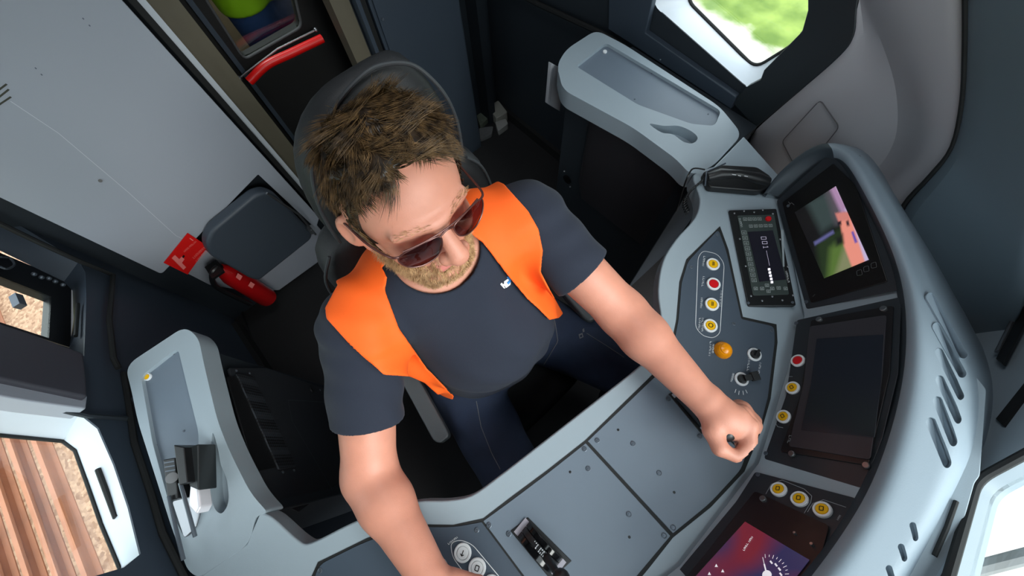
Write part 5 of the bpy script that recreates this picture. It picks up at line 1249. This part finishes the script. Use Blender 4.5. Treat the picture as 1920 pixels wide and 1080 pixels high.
# --- sunglasses
sg_ = bpy.data.objects.new('sunglasses', None); C.objects.link(sg_); sg_.parent = driver; sg_.empty_display_size = .03; sg_.location = Vector(h2w((0, .10, .01))) - absloc(driver)
FRM = mat('sunglass_frame', (96, 60, 56), .25, metal=.4)
def gl(x, z):  # wrap of the front over the face
    return h2w((x, .116 - 3.6 * x * x, z + .004))
for s in (-1, 1):
    out = [(s * .010, .020), (s * .024, .025), (s * .046, .025), (s * .061, .020), (s * .063, .008), (s * .056, -.006), (s * .042, -.013), (s * .025, -.011), (s * .013, .000)]
    L_ = spline([gl(*p) for p in out], 4, closed=True); cen = sum(L_) / len(L_)
    bm = bmesh.new(); rings = []
    for k_ in (1.0, .66, .33):
        rings.append([bm.verts.new(Vector(cen + (p - cen) * k_ + (HR @ np.array((0, .003 * (1 - k_ * k_), 0))))) for p in L_])
    cv = bm.verts.new(Vector(cen + HR @ np.array((0, .003, 0))))
    for a, b in zip(rings[:-1], rings[1:]):
        for j in range(len(a)): bm.faces.new((a[j], a[(j + 1) % len(a)], b[(j + 1) % len(a)], b[j]))
    for j in range(len(L_)): bm.faces.new((rings[-1][j], rings[-1][(j + 1) % len(L_)], cv))
    fin('lens', bm, LENS, sg_); fin('lens_rim', tube_bm(L_, .0011, 8, closed=True), FRM, sg_)
    fin('temple', tube_bm(spline([h2w(p) for p in [(s * .061, .103, .024), (s * .069, .094, .025), (s * .077, .05, .022), (s * .080, .01, .026), (s * .081, -.012, .024), (s * .079, -.03, .006)]], 5), .0017, 8), FRM, sg_)
fin('bridge', tube_bm(spline([gl(-.011, .020), gl(0, .024), gl(.011, .020)], 5), .0014, 8), FRM, sg_)
fin('brow_bar', tube_bm(spline([gl(x, .0265) for x in (-.055, -.03, 0, .03, .055)], 5), .0012, 8), FRM, sg_)
# --- hair
def headd(Q): return head_local(Q)
def grad(fn, Q, e=.0008):
    g = np.stack([fn(Q + np.array(v, np.float32) * e) - fn(Q - np.array(v, np.float32) * e) for v in ((1, 0, 0), (0, 1, 0), (0, 0, 1))], 1); return g / np.maximum(np.linalg.norm(g, axis=1, keepdims=True), 1e-6)
def hairline(Q):
    """negative where hair grows"""
    x, y, z = Q[:, 0], Q[:, 1], Q[:, 2]; ax = np.abs(x)
    front = y - (.066 + .55 * (z - .10) * 0 - 8 * np.maximum(ax - .02, 0) ** 2 * 3) + (.092 - z) * .9          # behind the forehead line
    front = y - (.060 - 14 * (ax - .028) ** 2 * 1.0) + (.100 - z) * .75
    side = .020 - z - (y + .01) * .0
    side = np.where(y > -.02, np.maximum(.024 - z, -1) - .0, -.035 - z)
    burn = np.maximum(np.abs(y - .022) - .012, -.015 - z)
    m = np.maximum(front, side); m = np.minimum(m, np.where(ax > .05, burn, 1)); return m
def cap(P):
    Q = w2h(P); n_ = (np.sin(150 * Q[:, 0] + 5 * np.sin(60 * Q[:, 1])) * np.sin(130 * Q[:, 1] + 60 * Q[:, 2])) * .0015
    th = .004 + .006 * np.clip((Q[:, 2] - .02) / .08, 0, 1)
    d = skull(Q) * HS - th + n_
    return smax(d, hairline(Q) + .004, .006)
V_, F_ = sdf_mesh(cap, (-.24, -.50, 1.04), (.06, -.20, 1.34), .003); hair = np_obj('hair', V_, F_, HAIRB, driver)
def ribbons(roots, dirs, normals, length, lift0, curl, width, steps=6, jit=.25, seg3=True, gravity=.0):
    """many tapering strands as three sided tubes; all arrays are in head local metres"""
    n = len(roots); P = roots.copy(); d = dirs.copy(); V = []
    side = np.cross(d, normals); side /= np.maximum(np.linalg.norm(side, axis=1, keepdims=True), 1e-6)
    pts = [P.copy()]
    for i in range(steps):
        t = i / steps
        d = d + normals * (lift0 * (1 - t * 1.7))[:, None] * .35 + side * (curl * math.sin(1.2 + 2.4 * t))[:, None] * .35
        d /= np.linalg.norm(d, axis=1, keepdims=True); P = P + d * (length / steps)[:, None]; pts.append(P.copy())
    pts = np.stack(pts, 1); A = []
    for i in range(steps + 1):
        wv = width * (1 - (i / steps) ** 1.5 * .9)
        for a in (0, 2.094, 4.189): A.append(pts[:, i] + (side * math.cos(a) + normals * math.sin(a)) * wv[:, None])
    A = np.stack(A, 1).reshape(-1, 3); k = 3 * (steps + 1); F = []
    base = (np.arange(n) * k)[:, None]
    for i in range(steps):
        for a in range(3):
            b = (a + 1) % 3; F.append(np.concatenate([base + 3 * i + a, base + 3 * i + b, base + 3 * i + 3 + b, base + 3 * i + 3 + a], 1))
    return A, np.stack(F, 1).reshape(-1, 4)
def scatter(n, fn_surf, mask, box, seed):
    r = np.random.default_rng(seed); out = []
    while sum(len(o) for o in out) < n:
        q = (r.random((n, 3)) * (np.array(box[1]) - np.array(box[0])) + np.array(box[0])).astype(np.float32)
        for _ in range(6): q = q - grad(fn_surf, q) * fn_surf(q)[:, None]
        ok = (np.abs(fn_surf(q)) < .0015) & (mask(q) < 0); out.append(q[ok])
    return np.concatenate(out)[:n]
N_ = 11000
rt = scatter(N_, lambda q: skull(q) - .004, hairline, ((-.09, -.13, -.05), (.09, .11, .15)), 5); nm_ = grad(skull, rt)
cr = np.array((.012, -.085, .100)); t_ = rt - cr; t_ = t_ - nm_ * (t_ * nm_).sum(1, keepdims=True)
t_ /= np.maximum(np.linalg.norm(t_, axis=1, keepdims=True), 1e-5)
cl = rt[rng.integers(0, N_, 260)]; ci = np.argmin(((rt[:, None] - cl[None]) ** 2).sum(2), 1)        # clumps
swirl = rng.normal(0, .55, 260)[ci]; crs_ = np.cross(nm_, t_); top = np.clip((rt[:, 2] - .06) / .06, 0, 1)
frt = np.clip((rt[:, 1] - .0) / .06, 0, 1) * top
sweep = np.array((-.5, .25, 0)); 
dr_ = t_ * (1 - .35 * frt)[:, None] + crs_ * (swirl * (.35 + .65 * top))[:, None] + sweep * (frt * .9)[:, None] + rng.normal(0, .12, (N_, 3)); dr_ -= nm_ * (dr_ * nm_).sum(1, keepdims=True) * .8
dr_ /= np.linalg.norm(dr_, axis=1, keepdims=True)
ln = (.015 + .028 * top) * rng.uniform(.75, 1.2, N_) * (1 + .25 * rng.normal(0, 1, 260)[ci]).clip(.6, 1.5); ln = np.where(rt[:, 2] < .02, .012, ln)
V_, F_ = ribbons(rt + nm_ * (.002 + .004 * top)[:, None], dr_, nm_, ln, (.22 + .22 * top) * (1 + .6 * rng.normal(0, 1, 260)[ci]), rng.normal(0, .8, 260)[ci], .00062 * rng.uniform(.7, 1.3, N_))
# strands lie towards their clump's middle at the tips
hs2 = np_obj('hair_strands', h2w(V_), F_, HAIRM, None, origin=(0, 0, 0)); hs2.parent = hair; hs2.location = -absloc(hair); hs2['kind'] = 'stuff'
def beardm(Q):
    x, y, z = Q[:, 0], Q[:, 1], Q[:, 2]; ax = np.abs(x)
    jaw = np.maximum(z + .052 + np.clip(ax - .025, 0, 1) * -.55, -(z + .125)); jaw = np.maximum(jaw, .0 - y + .006)
    mus = np.maximum(np.abs(z + .043) - .0055, np.maximum(ax - .026, .085 - y))
    lip = np.maximum(ax - .020, np.abs(z + .0575) - .010)
    return np.maximum(np.minimum(jaw, mus), -np.where(y > .085, lip, 1))
NBd = 9000
rt = scatter(NBd, head_local, beardm, ((-.08, .0, -.125), (.08, .11, -.02)), 9); nm_ = grad(head_local, rt)
d0 = np.array((0, .15, -1.0)) + rng.normal(0, .25, (NBd, 3)) + np.stack([rt[:, 0] * 4, rt[:, 0] * 0, rt[:, 0] * 0], 1); d0 /= np.linalg.norm(d0, axis=1, keepdims=True)
V_, F_ = ribbons(rt, d0, nm_, rng.uniform(.007, .013, NBd), np.full(NBd, 1.2), rng.normal(0, .5, NBd), np.full(NBd, .00042), steps=3)
bd = np_obj('beard', h2w(V_), F_, BEARDM, driver); bd['kind'] = 'stuff'
# brows
def browm(Q): ax = np.abs(Q[:, 0]); return np.maximum(np.abs(Q[:, 2] - (.037 - .9 * (ax - .032) ** 2 * 9)) - .0038, np.maximum(np.abs(ax - .032) - .021, .05 - Q[:, 1]))
rt = scatter(130, head_local, browm, ((-.06, .06, .02), (.06, .12, .05)), 11); nm_ = grad(head_local, rt); d0 = np.stack([np.sign(rt[:, 0]), -.2 + 0 * rt[:, 0], .3 + 0 * rt[:, 0]], 1) + rng.normal(0, .2, (130, 3)); d0 /= np.linalg.norm(d0, axis=1, keepdims=True)
V_, F_ = ribbons(rt, d0, nm_, rng.uniform(.005, .008, 130), np.full(130, .5), np.zeros(130), np.full(130, .00026), steps=3)
np_obj('eyebrows', h2w(V_), F_, BEARDM, driver)['kind'] = 'stuff'

# =================================================================== PERSON SEEN THROUGH THE DOOR WINDOW
g0 = at(505, 8, y=-1.88); gx, gy = float(g0[0]), -1.88
def gman(P):
    d = cone(P, (gx - .075, gy, .08), (gx - .075, gy, .78), .055, .085); d = smin(d, cone(P, (gx + .075, gy, .08), (gx + .075, gy, .78), .055, .085), .02)
    d = smin(d, ell(P, (gx, gy, .82), (.15, .10, .11)), .04); d = smin(d, ell(P, (gx, gy, 1.12), (.17, .105, .22)), .05); d = smin(d, cone(P, (gx - .14, gy, 1.28), (gx + .14, gy, 1.28), .055, .055), .05)
    d = smin(d, cone(P, (gx, gy, 1.3), (gx, gy + .01, 1.42), .05, .048), .03); d = smin(d, ell(P, (gx, gy + .02, 1.50), (.075, .092, .108)), .02); d = smin(d, ell(P, (gx, gy + .115, 1.48), (.012, .014, .018)), .01)
    for s_ in (-1, 1):
        d = smin(d, cone(P, (gx + s_ * .18, gy, 1.27), (gx + s_ * .23, gy - .03, 1.02), .048, .038), .03); d = smin(d, cone(P, (gx + s_ * .23, gy - .03, 1.02), (gx + s_ * .15, gy + .07, .84), .038, .028), .02)
    return d
gp = thing('person', (gx, gy, 0), 'person in green hi-vis vest and blue trousers beyond the cab door window', 'person')
B0, B1 = (gx - .32, gy - .16, .02), (gx + .32, gy + .18, 1.66)
V_, F_ = sdf_mesh(gman, B0, B1, .009); np_obj('body', V_, F_, SKIN, gp)
V_, F_ = sdf_mesh(lambda P: smax(gman(P) - .008, P[:, 2] - .84, .004), B0, B1, .009); np_obj('trousers', V_, F_, mat('blue_trousers', (44, 74, 128), .8, noise=.2), gp)
V_, F_ = sdf_mesh(lambda P: smax(smax(gman(P) - .018, .66 - P[:, 2], .004), P[:, 2] - 1.34, .01), B0, B1, .009); np_obj('safety_vest', V_, F_, mat('hivis_green', (168, 220, 30), .6), gp)
V_, F_ = sdf_mesh(lambda P: smax(ell(P, (gx, gy + .005, 1.525), (.082, .098, .10)), 1.5 - P[:, 2] + (P[:, 1] - gy) * .6, .01), B0, B1, .009); np_obj('hair', V_, F_, HAIRB, gp)
